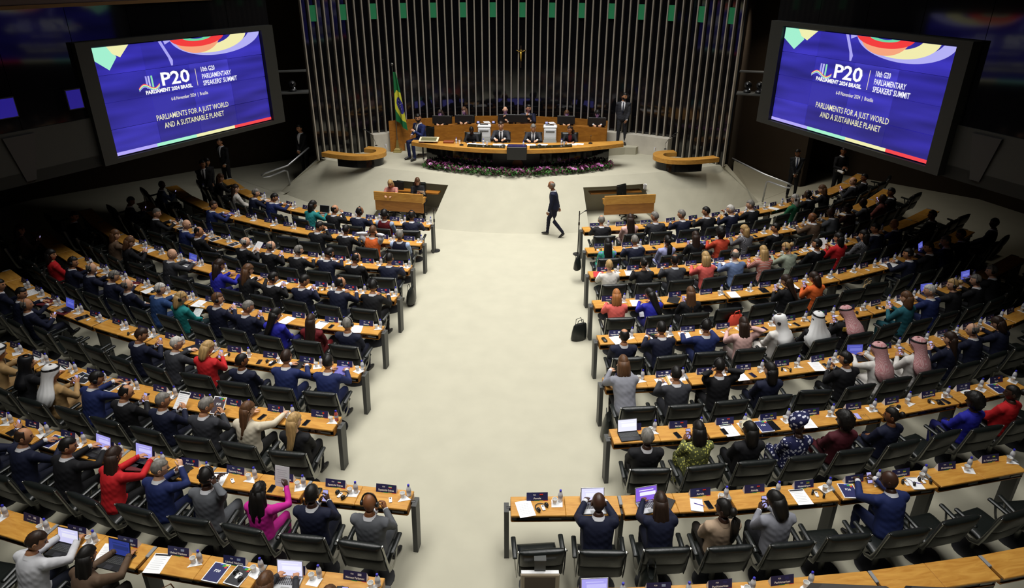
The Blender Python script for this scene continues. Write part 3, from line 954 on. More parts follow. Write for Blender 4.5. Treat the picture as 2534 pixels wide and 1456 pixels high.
    for q, e, w in hands:
        d = (w - e).normalized()
        if not stand and pose in 'DTAF':
            d = Vector((d.x * .6 - q * .15, max(.5, d.y), -.05)).normalized()
            pn = Vector((0, 0, 1))
        elif pose in 'PXRO' or pose == 'S':
            d = Vector((-q * .35, .55, .75)).normalized(); pn = Vector((q * .9, .1, .35))
        elif pose in 'EB':
            d = Vector((-q * .5, .1, .85)).normalized(); pn = Vector((q * 1, .1, 0))
        else:
            pn = Vector((q * .4, .3, 1)) if not stand else Vector((q, .2, .2))
        z = (pn - d * pn.dot(d)).normalized()
        x = d.cross(z)
        R_ = Matrix((x, d, z)).transposed().to_4x4()
        HM = Matrix.Translation(w - d * .005) @ R_
        src = HANDS[curl]
        m2 = MB(); flip = (q == 1)
        # thumb points inwards for palm-down hands: x axis = d x z
        want = -q
        sx = 1 if (x.x * want) >= 0 else -1
        m2.v = [(sx * v[0], v[1], v[2]) for v in src.v]
        m2.f = [tuple(reversed(f)) if sx < 0 else f for f in src.f]; m2.mi = src.mi
        addmb(m2, HM, 0)
        HFR[q] = HM
        # shirt cuff
        cf = MB().tube([w - d * .035, w + d * .012], [.037, .034], 10)
        addmb(cf, Matrix(), 5)
    me = bpy.data.meshes.new('figure')
    me.from_pydata(V, [], F)
    me.polygons.foreach_set('material_index', [int(i) for i in I])
    me.polygons.foreach_set('use_smooth', [True] * len(F))
    for _ in range(9): me.materials.append(None)
    me.update()
    _BODY[key] = (me, HF, HFR)
    return _BODY[key]

_HAIR = {}
def hair(style):
    """hair shells in head coordinates"""
    if style in _HAIR: return _HAIR[style]
    mb = MB()
    n, h = 30, 22
    rr = random.Random(sum(map(ord, style)))
    amp = {'c': .014, 'f': .02, 'm': .007}.get(style, .004)
    def region(x, y, z):
        if style in ('s', 'u', 'p'):
            return z > (.42 if y > .25 else (-.36 if y < -.25 else .10 - (.25 - y) * .6))
        if style == 'r':
            return (y < .25) and (-.42 < z < .50 + .15 * (abs(x) > .6)) and not (z > .30 and y > -.45 and abs(x) < .5)
        if style == 'v':   # receding: crown bare
            return (z > .05 - (.25 - y) * .5) and (y < .15) and (-.42 < z) and not (z > .78)
        return z > (.40 if y > .30 else (-.75 if y < .05 else -.3))
    for j in range(h + 1):
        t = -PI / 2 + PI * min(max(j / h, .012), .988)
        for i in range(n):
            a = 2 * PI * i / n
            x, y, z = math.cos(t) * math.sin(a), math.cos(t) * math.cos(a), math.sin(t)
            inr = region(x, y, z)
            k = 1.09 if inr else .86
            if style in ('l', 'k', 'c', 'm') and inr: k = 1.15
            if style == 'c' and inr: k = 1.22
            if style == 'f' and inr: k = 1.45
            if inr:
                k += amp / .1 * math.cos(t) * (math.sin(a * 11 + j) * .5 + math.sin(z * 17 + a * 5) * .3 + rr.uniform(-.4, .4))
            low = max(0., -z)
            mb.v.append((x * .074 * k * (1 - .22 * low), y * .094 * k * (1 - .1 * low) + .010, z * .112 * k + .107))
    for j in range(h):
        for i in range(n):
            k = (i + 1) % n
            mb.f.append((j * n + i, j * n + k, j * n + n + k, j * n + n + i)); mb.mi.append(0)
    mb.f.append(tuple(range(n - 1, -1, -1))); mb.f.append(tuple(h * n + i for i in range(n))); mb.mi += [0, 0]
    def curtain(rings, strands, am):
        out = []
        for z, cy, rx, ry in rings:
            out.append([((rx + am * math.sin(strands * q + z * 9)) * math.cos(q) , cy + (ry + am * math.cos(strands * q)) * math.sin(q), z) for q in [2 * PI * i / 28 for i in range(28)]])
        mb.loft(out, 0)
    if style == 'l':
        curtain([(.15, -.02, .078, .075), (.08, -.028, .092, .078), (.0, -.040, .098, .064), (-.10, -.055, .104, .050), (-.20, -.075, .098, .042), (-.28, -.09, .078, .030), (-.31, -.095, .05, .018)], 9, .004)
    if style == 'c':
        curtain([(.15, -.02, .085, .08), (.06, -.03, .110, .09), (-.04, -.045, .128, .078), (-.15, -.06, .130, .066), (-.24, -.075, .11, .05), (-.28, -.08, .07, .03)], 7, .010)
    if style == 'm':
        curtain([(.15, -.02, .082, .078), (.08, -.026, .097, .085), (.01, -.032, .104, .076), (-.05, -.04, .100, .062), (-.09, -.045, .08, .045)], 8, .006)
    if style == 'k':
        curtain([(.15, -.02, .084, .08), (.08, -.022, .100, .09), (.0, -.026, .106, .082), (-.07, -.03, .105, .072), (-.085, -.03, .09, .06)], 12, .003)
    if style == 'u':
        mb.ball((0, -.115, .15), (.045, .042, .045), 12, 8, 0)
    if style == 'p':
        mb.ball((0, -.105, .12), (.05, .045, .05), 12, 8, 0)
        mb.tube([(0, -.11, .11), (0, -.145, .02), (0, -.14, -.12), (0, -.12, -.26)], [(.04, .035), (.062, .05), (.06, .045), (.03, .02)], 12)
    if style == 'braid':
        pass
    _HAIR[style] = mb.mesh('hair', 180)
    return _HAIR[style]

def ghutra():
    """draped headscarf: dome over the skull falling over shoulders and back, open at the face"""
    if 'K' in _HAIR: return _HAIR['K'], _HAIR['Kr']
    mb = MB()
    rings = []
    for z, cy, rx, ry, op in ((.238, .0, .02, .02, 0), (.228, .0, .055, .065, 0), (.19, .0, .086, .102, 0), (.15, .0, .094, .110, 25), (.09, -.01, .098, .106, 58), (.02, -.022, .118, .104, 62), (-.06, -.032, .155, .108, 58), (-.13, -.04, .205, .128, 55), (-.20, -.05, .235, .145, 58), (-.30, -.06, .215, .145, 72), (-.38, -.07, .15, .13, 95)):
        ring = []
        for i in range(33):
            q = math.radians(90 + op) + (2 * PI - 2 * math.radians(op)) * i / 32
            wv = 1 + .035 * math.sin(i * 1.9 + z * 10) * (z < .1)
            ring.append((rx * wv * math.cos(q), cy + ry * wv * math.sin(q), z))
        rings.append(ring)
    mb.loft(rings, 0, caps=False, closed=False)
    me = mb.mesh('headscarf', 180)
    bm = bmesh.new(); bm.from_mesh(me)
    bmesh.ops.solidify(bm, geom=bm.faces[:], thickness=.006)
    bm.to_mesh(me); bm.free()
    _HAIR['K'] = me
    r = MB()
    for dz in (0, .014):
        r.loft([[((.092 + .009 * math.cos(p)) * math.cos(q) * .98, (.092 + .009 * math.cos(p)) * 1.17 * math.sin(q) + .0, .185 + dz + .008 * math.sin(p) + .02 * math.sin(q)) for p in [2 * PI * i / 6 for i in range(6)]] for q in [2 * PI * i / 24 for i in range(25)]], 0)
    _HAIR['Kr'] = r.mesh('head_cord', 180)
    return _HAIR['K'], _HAIR['Kr']

def wrap(kind):
    if kind in _HAIR: return _HAIR[kind]
    mb = MB()
    if kind == 'H':      # veil close round the head, falling over the shoulders
        rings = []
        for z, cy, rx, ry, op in ((.225, -.005, .04, .04, 0), (.20, -.005, .080, .095, 0), (.14, -.008, .088, .106, 34), (.06, -.012, .088, .102, 42), (-.0, -.015, .088, .095, 20), (-.06, -.025, .11, .10, 0), (-.14, -.03, .19, .12, 0), (-.24, -.035, .23, .14, 0)):
            rings.append([(rx * math.cos(q), cy + ry * math.sin(q), z) for q in [math.radians(90 + op) + (2 * PI - 2 * math.radians(op)) * i / 28 for i in range(29)]])
        mb.loft(rings, 0, caps=False, closed=False)
        me = mb.mesh('veil', 180)
        bm = bmesh.new(); bm.from_mesh(me)
        bmesh.ops.solidify(bm, geom=bm.faces[:], thickness=.006)
        bm.to_mesh(me); bm.free()
    else:                # wound head wrap
        rings = []
        for i, (z, r, cy) in enumerate(((.13, .092, -.005), (.17, .118, -.02), (.21, .128, -.035), (.25, .118, -.045), (.28, .085, -.05), (.295, .04, -.05))):
            rings.append([((r * (1 + .05 * math.sin(q * 3 + i * 1.3))) * math.cos(q) * .92, cy + (r * (1 + .05 * math.sin(q * 3 + i * 1.3))) * math.sin(q) * 1.1, z + .03 * math.sin(q + 2.2) * (1 - i / 6)) for q in [2 * PI * k / 28 for k in range(28)]])
        mb.loft(rings, 0)
        me = mb.mesh('head_wrap', 180)
    _HAIR[kind] = me
    return me

_hs = MB()
_hs.tube([(.088 * math.cos(q), .0, .105 + .125 * math.sin(q)) for q in [PI * i / 14 for i in range(15)]], [(.010, .004)] * 15, 6, up=(0, 1, 0))
for e in (-1, 1):
    _hs.lathe([(.03, -.012), (.034, 0), (.03, .014)], 12, 0, Matrix.Translation((e * .088, -.002, .10)) @ Matrix.Rotation(PI / 2, 4, 'Y'))
HSET = _hs.mesh('headset', 180)
_gl = MB()
for e in (-1, 1):
    _gl.loft([[(e * .033 + .022 * math.cos(q) + .002 * math.cos(p) * math.cos(q), .100 + .002 * math.sin(p), .112 + .016 * math.sin(q) + .002 * math.cos(p) * math.sin(q)) for p in [2 * PI * i / 5 for i in range(5)]] for q in [2 * PI * i / 16 for i in range(17)]], 0)
    _gl.tube([(e * .055, .098, .118), (e * .076, .04, .118), (e * .078, -.01, .108)], .0022, 5)
_gl.tube([(-.011, .102, .115), (.011, .102, .115)], .002, 5)
GLASSES = _gl.mesh('glasses', 180)
def beard_mesh():
    if 'beard' in _HAIR: return _HAIR['beard']
    mb = MB(); n, h = 26, 16
    for j in range(h + 1):
        t = -PI / 2 + PI * min(max(j / h, .012), .988)
        for i in range(n):
            a = 2 * PI * i / n
            x, y, z = math.cos(t) * math.sin(a), math.cos(t) * math.cos(a), math.sin(t)
            inr = y > .1 and z < -.28 and not (abs(z + .47) < .07 and abs(x) < .28) and z > -.97
            inr = inr or (y > .1 and abs(x) > .72 and z < .0)
            k = 1.13 if inr else .80
            low = max(0., -z)
            mb.v.append((x * .074 * k * (1 - .30 * low ** 1.5), y * .088 * k * (1 - .12 * low) + .012 * low * max(0, y) + .012, z * .112 * k + .105))
    for j in range(h):
        for i in range(n):
            k = (i + 1) % n
            mb.f.append((j * n + i, j * n + k, j * n + n + k, j * n + n + i)); mb.mi.append(0)
    _HAIR['beard'] = mb.mesh('beard', 180)
    return _HAIR['beard']
# shirt front and tie for people seen from the front: bulged panels on the chest
_sf = MB()
_sf.loft([[(-w, y, z), (-w * .5, y + .010, z), (0, y + .014, z), (w * .5, y + .010, z), (w, y, z)] for z, y, w in ((.515, .082, .05), (.47, .108, .065), (.40, .145, .062), (.32, .158, .05), (.24, .158, .032), (.17, .152, .008))], 0, caps=False, closed=False)
SHIRTF = _sf.mesh('shirt_front', 180)
_tf = MB()
_tf.loft([[(-w, y, z), (0, y + .008, z), (w, y, z)] for z, y, w in ((.505, .098, .016), (.475, .125, .02), (.468, .125, .013), (.38, .168, .02), (.28, .178, .025), (.20, .174, .026), (.16, .166, .004))], 0, caps=False, closed=False)
TIEF = _tf.mesh('tie', 180)

SKIN = {1: mat('skin_pale', hexc('d8a888'), .55), 2: mat('skin_tan', hexc('bb8560'), .55), 3: mat('skin_brown', hexc('80502f'), .5), 4: mat('skin_dark', hexc('3f271b'), .45)}
HAIRM = {k: mat('hair_' + n, hexc(h), .5, spec=.35, noise=(40, .35, (1, 1, .25))) for k, (n, h) in {'k': ('black', '15120f'), 'd': ('dark_brown', '2e1f16'), 'n': ('brown', '5a3d26'), 'g': ('grey', '77736c'), 'w': ('white', 'c2beb6'), 'y': ('blond', 'b08f5c'), 'o': ('strawberry', 'a56a3a'), 'b': ('black_cloth', '101014')}.items()}
HNAME = {'k': 'black', 'd': 'dark brown', 'n': 'brown', 'g': 'grey', 'w': 'white', 'y': 'blond', 'o': 'reddish blond', 'b': 'black'}
SNAME = {'s': 'short', 'l': 'long', 'c': 'curly', 'f': 'afro', 'u': 'pinned-up', 'p': 'ponytailed', 'm': 'mid-length', 'k': 'bobbed', 'r': 'balding', 'v': 'thinning'}
COL = {  # garment colours: name -> (hex, trousers hex, words)
    'blk': ('17171a', '131316', 'black suit'), 'cha': ('34353a', '2a2b30', 'charcoal suit'), 'nav': ('171b30', '141728', 'dark navy suit'), 'nvb': ('1f2a58', '1a2348', 'navy blue suit'), 'blu': ('2c4674', '243a60', 'blue suit'),
    'gry': ('5a5c60', '505256', 'grey suit'), 'red': ('c22328', '18181a', 'red jacket'), 'mag': ('c2258e', 'b82488', 'magenta suit'), 'crm': ('d3c9b2', '1a1a1a', 'cream jacket'), 'roy': ('2a2ba0', '1e1f60', 'royal blue jacket'),
    'mar': ('5e1218', '64141a', 'maroon dress'), 'tea': ('24807f', '1c2c30', 'teal jacket'), 'wht': ('cfcac2', '1b1b1d', 'white jacket'), 'pnk': ('d6aea6', '8a7c78', 'pale pink jacket'), 'ora': ('b8422a', '7a2a1c', 'rust red top'),
    'orb': ('e0692e', '1a1a1a', 'orange top'), 'cor': ('d66058', '2a2a2e', 'coral jacket'), 'lil': ('9d9fc6', '8f92bb', 'lilac suit'), 'grn': ('2c6a48', '1d2a22', 'green jacket'), 'pgr': ('9ca592', '7c8474', 'pale green blazer'),
    'bei': ('a9927a', '2b2622', 'beige jacket'), 'tgr': ('27606b', '235560', 'teal dress'), 'gbl': ('85868e', '202024', 'light grey blazer'), 'rob': ('d8d5cf', 'd8d5cf', 'white robe'), 'gld': ('ab8a5c', 'a3845a', 'gold-beige cloak'),
    'brb': ('18171a', '18171a', 'gold-collared black cloak'), 'hou': ('87868a', '2a2a2e', 'checked jacket'), 'brn': ('4a2b26', '1c1818', 'dark red-brown shirt'), 'pks': ('8c4f45', '2a2020', 'reddish striped shirt'), 'str': ('b9a49a', '22222a', 'striped top'),
    'pat': ('5b5f3a', '2f3428', 'yellow patterned dress'), 'nvw': ('23264a', '1e2144', 'navy and white dress'), 'mrw': ('481720', '481720', 'burgundy dress'), 'gbr': ('5d4a3a', '2b2622', 'brown top'), 'lbl': ('6b7fa6', '252a3a', 'grey blue suit'),
    'wsh': ('c9c9cc', '1e2230', 'white shirt'), 'grt': ('3f9a86', '6a5a9a', 'green patterned top')}
PATT = {'pat': ('d2cf68', 26), 'nvw': ('cfd0dc', 20), 'hou': ('1c1c20', 60), 'str': ('c05a4a', 0), 'grt': ('7a6ac0', 14), 'K2': ('d9c9c4', 70)}
def cloth(key, second=False):
    h = COL[key][1 if second else 0]
    if key in PATT and not (second and key in ('str', 'hou')):
        nm = 'print_' + key
        if nm in _M: return _M[nm]
        m = mat(nm, hexc(h), .8, spec=.2)
        nt = m.node_tree
        tc = nt.nodes.new('ShaderNodeTexCoord')
        if PATT[key][1]:
            t = nt.nodes.new('ShaderNodeTexVoronoi' if key != 'hou' else 'ShaderNodeTexChecker'); t.inputs['Scale'].default_value = PATT[key][1]
            out = t.outputs[0] if key != 'hou' else t.outputs['Fac']
        else:
            t = nt.nodes.new('ShaderNodeTexWave'); t.bands_direction = 'Z'; t.inputs['Scale'].default_value = 9; out = t.outputs['Fac']
        nt.links.new(tc.outputs['Object'], t.inputs['Vector'])
        cr = nt.nodes.new('ShaderNodeValToRGB'); cr.color_ramp.interpolation = 'CONSTANT'
        cr.color_ramp.elements[0].color = (*hexc(PATT[key][0]), 1); cr.color_ramp.elements[1].color = (*hexc(h), 1)
        cr.color_ramp.elements[1].position = .36 if PATT[key][1] else .5
        nt.links.new(out, cr.inputs[0]); nt.links.new(cr.outputs[0], nt.nodes['Principled BSDF'].inputs['Base Color'])
        return m
    return hm(h, noise=(9, .10))
SHOE = mat('shoe_leather', (.012, .011, .011), .35)
EYE = mat('eye', (.03, .02, .015), .15)
LIP = {k: mat('lips_%d' % k, tuple(c * f for c, f in zip(SKIN[k].node_tree.nodes['Principled BSDF'].inputs['Base Color'].default_value[:3], (.8, .6, .6))), .5) for k in SKIN}
SHIRT = mat('white_shirt', (.72, .72, .74), .8)
def keffiyeh_mat():
    if 'keffiyeh' in _M: return _M['keffiyeh']
    m = mat('keffiyeh', hexc('c48888'), .85)
    nt = m.node_tree
    tc = nt.nodes.new('ShaderNodeTexCoord'); t = nt.nodes.new('ShaderNodeTexChecker'); t.inputs['Scale'].default_value = 110
    t.inputs[1].default_value = (*hexc('d9bdba'), 1); t.inputs[2].default_value = (*hexc('b05660'), 1)
    nt.links.new(tc.outputs['Object'], t.inputs['Vector']); nt.links.new(t.outputs[0], nt.nodes['Principled BSDF'].inputs['Base Color'])
    return m

used_labels = {}
def uniq(lab):
    n = used_labels.get(lab, 0); used_labels[lab] = n + 1
    return lab if n == 0 else lab + ' (' + ORD[n] + ')'

def person(M, pose, turn, hs, hc, sk, gar, ext, where, size=.95, does=None):
    """ext letters: h headset, w narrow build without white collar, g glasses, t shirt front with tie, o open shirt front, b beard, e vest (sleeve colour follows after ':')"""
    me, HF, HFR = body(pose, turn)
    fx, _, sl_ = ext.partition(':')
    jk, tr = cloth(gar), cloth(gar, True)
    slv = hm(sl_) if len(sl_) == 6 else jk
    colr = SHIRT if ('w' not in fx and gar not in ('rob', 'gld')) else (jk if gar != 'gbl' else SHIRT)
    w = .90 if 'w' in fx else 1.0
    rr = random.Random(where)
    size = size * (1 + rr.uniform(-.02, .03))
    S = Matrix.Diagonal((size * w, size, size, 1))
    hair_words = 'bald head' if hs == 'b' else (SNAME.get(hs, '') + ' ' + HNAME.get(hc, '') + ' hair')
    if hs == 'K': hair_words = 'white headscarf' if hc == 'w' else 'red checked headscarf'
    if hs == 'Z': hair_words = 'white hood'
    if hs == 'H': hair_words = 'black veil'
    if hs == 'W': hair_words = 'patterned head wrap'
    lab = 'person with ' + hair_words + ', ' + COL[gar][2]
    n0 = len((lab + ' ' + where).replace(',', ' ').split())
    if does and n0 + len(does.split()) <= 16: lab += ', ' + does
    elif 'h' in fx and n0 + 2 <= 16: lab += ' and headset'
    lab += ', ' + where
    o = put('person', me, [SKIN[sk], jk, tr, SHOE, slv, colr, EYE, LIP[sk], HAIRM['k' if hc in 'kdb' else ('g' if hc in 'gw' else 'n')]], None, M @ S)
    tag(o, uniq(lab), 'person', 'people in the hall')
    if hs in 'slcfupmkrv':
        put('hair', hair(hs), HAIRM[hc], o, HF)
    elif hs == 'K':
        k, r = ghutra()
        put('headscarf', k, mat('white_scarf', (.74, .74, .73), .8) if hc == 'w' else keffiyeh_mat(), o, HF)
        put('head_cord', r, PLAST, o, HF)
    elif hs == 'H':
        put('veil', wrap('H'), HAIRM['b'], o, HF)
    elif hs == 'Z':
        put('hood', wrap('H'), mat('white_scarf', (.74, .74, .73), .8), o, HF)
    elif hs == 'W':
        put('head_wrap', wrap('W'), cloth('nvw'), o, HF)
    if 'h' in fx: put('headset', HSET, PLAST, o, HF)
    if 'g' in fx: put('glasses', GLASSES, PLAST, o, HF)
    if 'b' in fx: put('beard', beard_mesh(), HAIRM[hc], o, HF)
    if 't' in fx or 'o' in fx:
        stand = POSES[pose][4] in ('guard', 'walk')
        T = Matrix.Translation((0, 0, .93 if stand else .55)) @ Matrix.Rotation(-math.radians(POSES[pose][0] + 2), 4, 'X')
        put('shirt_front', SHIRTF, SHIRT if sl_ != 'mar' else cloth('mar'), o, T)
        if 't' in fx: put('tie', TIEF, hm(rr.choice(['1c2030', '26304a', '2a1c24', '1a1a1c'])), o, T)
    if gar == 'brb':
        put('cloak_collar', MB().strip([(-.19, -.125), (-.08, -.158), (.08, -.158), (.19, -.125)], [(-.18, -.09), (-.07, -.12), (.07, -.12), (.18, -.09)], -.02, .05).mesh('cloak_collar'), GOLD, o, Matrix.Translation((0, .02, .55 + .40)))
    if gar in ('rob', 'gld', 'brb'):
        k = 'robe_skirt'
        if k not in _HAIR:
            _HAIR[k] = MB().loft([[(rx * math.cos(q), cy + ry * math.sin(q), z) for q in [2 * PI * i / 20 for i in range(20)]] for z, cy, rx, ry in ((.62, .12, .20, .22), (.56, .20, .24, .30), (.40, .40, .22, .16), (.12, .40, .23, .17))], 0).mesh('robe_skirt', 180)
        put('robe_skirt', _HAIR[k], tr, o)
    return o, M @ S, HFR
# ------------------------------------------------------------------ who sits where: seat, pose, head turn, hair, hair colour, skin, garment, extras, what they do
PEOPLE = {
'L1': [(0,'D','0','v','k',3,'nav','h'),(1,'L','0','s','k',3,'mar','h:8fa0b8'),(2,'D','r','v','k',3,'nav','h'),(3,'O','r','r','k',2,'blk',''),(4,'D','r','m','k',3,'tea','w'),(6,'T','rd','s','k',2,'nvb',''),(7,'D','r','s','g',1,'nav','h'),(8,'L','r','l','d',1,'wht','w'),(10,'D','r','m','n',1,'blk','w')],
'L2': [(0,'L','0','s','g',3,'nav','e:9fb0cc'),(1,'B','0','s','n',2,'orb','e:d0d0d4'),(2,'D','0','s','k',3,'blk',''),(3,'O','rd','s','k',2,'blk',''),(8,'D','r','s','d',2,'nvb',''),(12,'P','r','b','k',4,'lbl','','holding a phone')],
'L3': [(0,'D','0','s','k',2,'nav',''),(1,'L','rd','v','k',2,'blk','h'),(2,'T','rd','s','k',2,'nav','h'),(3,'D','r','s','g',1,'blk','h'),(4,'P','rd','r','g',1,'blk','h','holding a phone'),(5,'P','rd','r','w',1,'blk','h','holding a sheet of paper'),(7,'L','rd','v','k',2,'blk',''),(8,'D','r','b','k',1,'nvb',''),(10,'D','r','s','g',1,'blk',''),(12,'P','rd','s','k',3,'nav','')],
'L4': [(0,'D','0','s','k',2,'blk','h'),(1,'D','r','v','k',2,'nav','h'),(2,'P','rd','s','k',2,'nav','','holding up a phone'),(3,'P','rd','s','k',2,'blk','h','holding up a phone'),(4,'D','r','c','n',1,'blk','w'),(5,'D','r','c','d',2,'roy','w'),(7,'T','r','b','g',1,'cha','','at a laptop'),(9,'P','rd','m','n',1,'blk','w'),(10,'O','r','m','n',1,'gbr','w'),(13,'L','rd','s','k',2,'blk','')],
'L5': [(0,'L','0','s','g',2,'nav','h'),(1,'L','0','l','d',2,'mar','w'),(2,'L','rd','l','k',2,'roy','wh'),(3,'P','rd','s','g',2,'nav','','holding up a phone'),(4,'P','r','s','n',1,'nav','h','holding up a phone'),(5,'L','rd','m','y',1,'tea','wh','reading a sheet'),(6,'D','r','s','w',1,'blu','h'),(7,'L','r','r','g',1,'nav','h'),(8,'D','rd','s','g',1,'nav','h'),(9,'D','r','r','g',1,'nav','h'),(10,'D','r','s','k',2,'nav','h'),(11,'L','r','m','k',2,'red','w'),(14,'P','r','m','d',2,'gbr','w','holding up a phone')],
'L6': [(0,'D','0','s','k',2,'nvb',''),(1,'D','0','s','d',2,'nvb',''),(2,'L','r','s','k',3,'nav',''),(3,'P','rd','m','y',1,'red','w','holding a phone'),(4,'D','r','s','w',1,'cha','g'),(5,'P','rd','s','d',2,'nav','','holding a phone'),(9,'X','r','r','g',2,'nav','h','holding a phone'),(10,'D','r','s','k',2,'nav',''),(11,'P','r','s','k',2,'nav','','holding a phone')],
'L7': [(0,'L','r','l','y',1,'blk','w'),(1,'A','r','l','n',1,'crm','w'),(2,'P','rd','s','g',2,'cha','','holding a booklet'),(3,'P','r','s','g',2,'nav','','reading an open leaflet'),(4,'P','rd','v','k',2,'blk','','holding a phone'),(5,'T','rd','s','k',2,'nvb','h'),(6,'P','r','K','w',2,'gld','','holding a phone'),(7,'D','r','H','b',2,'blk','w'),(8,'D','r','K','w',2,'gld','')],
'L8': [(0,'P','0','b','k',3,'gry','h','hands together'),(1,'P','0','s','k',4,'nav','','holding a phone'),(2,'R','0','c','k',4,'mag','w','raising a sheet of paper'),(3,'E','0','s','k',4,'gry','h','touching the headset'),(4,'O','r','s','g',1,'nvb','g','resting chin on hand'),(5,'T','0','l','d',2,'red','w','typing on a laptop'),(6,'T','r','s','k',2,'blk','','typing on a laptop'),(7,'D','r','v','d',2,'nav',''),(8,'R','r','s','k',2,'nav','','raising a phone')],
'L9': [(0,'P','0','s','n',2,'cha','','raising a phone'),(1,'T','0','m','n',2,'cha','w','typing on a laptop'),(4,'T','0','l','k',2,'gbr','w','at a laptop'),(5,'T','rd','s','d',2,'wsh','','typing on a laptop')],
'R1': [(0,'D','0','v','g',2,'blk',''),(1,'L','0','l','d',1,'pnk','w'),(2,'V','l','s','g',2,'cha',''),(3,'D','l','s','g',2,'nav',''),(4,'D','l','s','k',2,'blk',''),(5,'O','l','s','w',1,'nav',''),(6,'D','l','s','g',1,'blk',''),(8,'L','l','m','w',1,'grn','wh'),(9,'D','l','v','k',4,'blk','h'),(10,'D','l','m','n',1,'blk','w'),(12,'P','l','r','n',1,'cha','o'),(13,'L','l','s','k',3,'blk','')],
'R2': [(0,'L','0','l','k',2,'grt','w'),(1,'D','0','s','g',2,'nav',''),(2,'L','0','p','k',3,'lil','w'),(3,'P','0','l','d',2,'blk','w','holding a phone'),(4,'D','0','f','k',4,'ora','w'),(5,'D','l','m','y',1,'hou','w'),(6,'L','l','s','k',2,'blk',''),(8,'D','l','r','n',3,'gbr',''),(9,'D','l','b','k',4,'gry',''),(10,'D','l','s','k',4,'brn',''),(11,'D','l','b','k',4,'gry',''),(12,'L','l','b','k',4,'pks','w'),(13,'P','l','s','k',3,'blk','')],
'R3': [(0,'D','0','s','y',1,'wht','w'),(1,'D','0','u','k',2,'blk','w'),(2,'D','0','v','k',3,'cha',''),(3,'D','0','m','y',1,'cor','w'),(4,'D','0','r','g',1,'lbl','h'),(5,'D','0','l','y',1,'str','w'),(6,'D','ld','u','y',1,'pgr','wh','looking down at the desk'),(7,'L','l','s','k',2,'blk','h'),(8,'P','l','m','k',2,'red','w','reading a sheet'),(9,'L','l','m','k',2,'hou','w'),(10,'D','l','s','k',2,'nav',''),(11,'D','l','b','k',2,'nvb',''),(13,'L','l','s','k',3,'blk','')],
'R4': [(0,'D','0','m','o',1,'cor','w'),(1,'D','ld','l','k',2,'roy','w','reading a sheet'),(2,'P','0','l','n',2,'blk','w','holding a phone'),(5,'P','ld','l','d',1,'blk','w','holding a phone'),(6,'P','ld','m','d',2,'orb','w','holding a phone'),(10,'D','l','s','k',2,'nav','h','hands open'),(11,'D','l','s','d',2,'blk',''),(12,'T','l','s','g',1,'nvb','','at a laptop'),(13,'D','l','s','k',3,'blk',''),(15,'L','l','s','k',4,'nav','')],
'R5': [(0,'L','0','v','k',2,'nav','','crossed feet'),(1,'D','0','s','k',2,'nav',''),(2,'A','0','s','k',2,'nvb','h'),(3,'E','0','l','d',1,'pnk','w'),(4,'L','ld','Z','w',2,'rob','wh'),(5,'L','0','K','w',2,'brb','h'),(6,'P','ld','K','r',2,'brb','','holding a phone'),(8,'P','l','k','n',1,'tgr','w','holding a phone'),(9,'D','l','s','w',1,'nvb',''),(10,'T','l','u','y',1,'blk','wh'),(11,'D','l','s','g',1,'blk','h'),(12,'T','l','s','g',1,'blk','h','touching a tablet')],
'R6': [(0,'F','0','k','n',1,'gbl','w','leaning on the desk'),(1,'D','0','s','k',2,'cha',''),(2,'B','0','s','k',2,'blk','h'),(3,'L','l','k','k',1,'nav','wh'),(5,'P','l','s','k',2,'blk','h','holding a bottle'),(6,'T','l','K','r',2,'rob','','typing on a laptop'),(7,'P','l','K','r',2,'rob','','holding a phone'),(8,'P','l','l','d',1,'nav','w','holding a phone'),(9,'D','l','r','g',1,'nav','h'),(10,'D','ld','m','d',1,'nav','w','leaning over the desk')],
'R7': [(0,'L','0','s','g',4,'blk',''),(1,'P','0','m','k',3,'pat','w','holding a phone'),(2,'L','l','k','k',4,'blk','w'),(3,'L','ld','W','k',4,'nvw','w'),(4,'L','l','f','k',4,'mrw','w'),(5,'L','l','u','k',3,'nav','w'),(7,'L','l','f','k',4,'roy','w'),(8,'L','l','u','k',4,'red','w')],
'R8': [(1,'T','0','b','k',4,'nav','','at a silver laptop'),(2,'T','0','l','d',3,'nav','w','typing on a silver laptop'),(3,'L','l','p','k',4,'bei','w'),(4,'P','ld','k','k',4,'gbl','w','holding a phone'),(6,'T','l','b','k',4,'nvb','','writing with phone in hand')],
'R9': [],
}
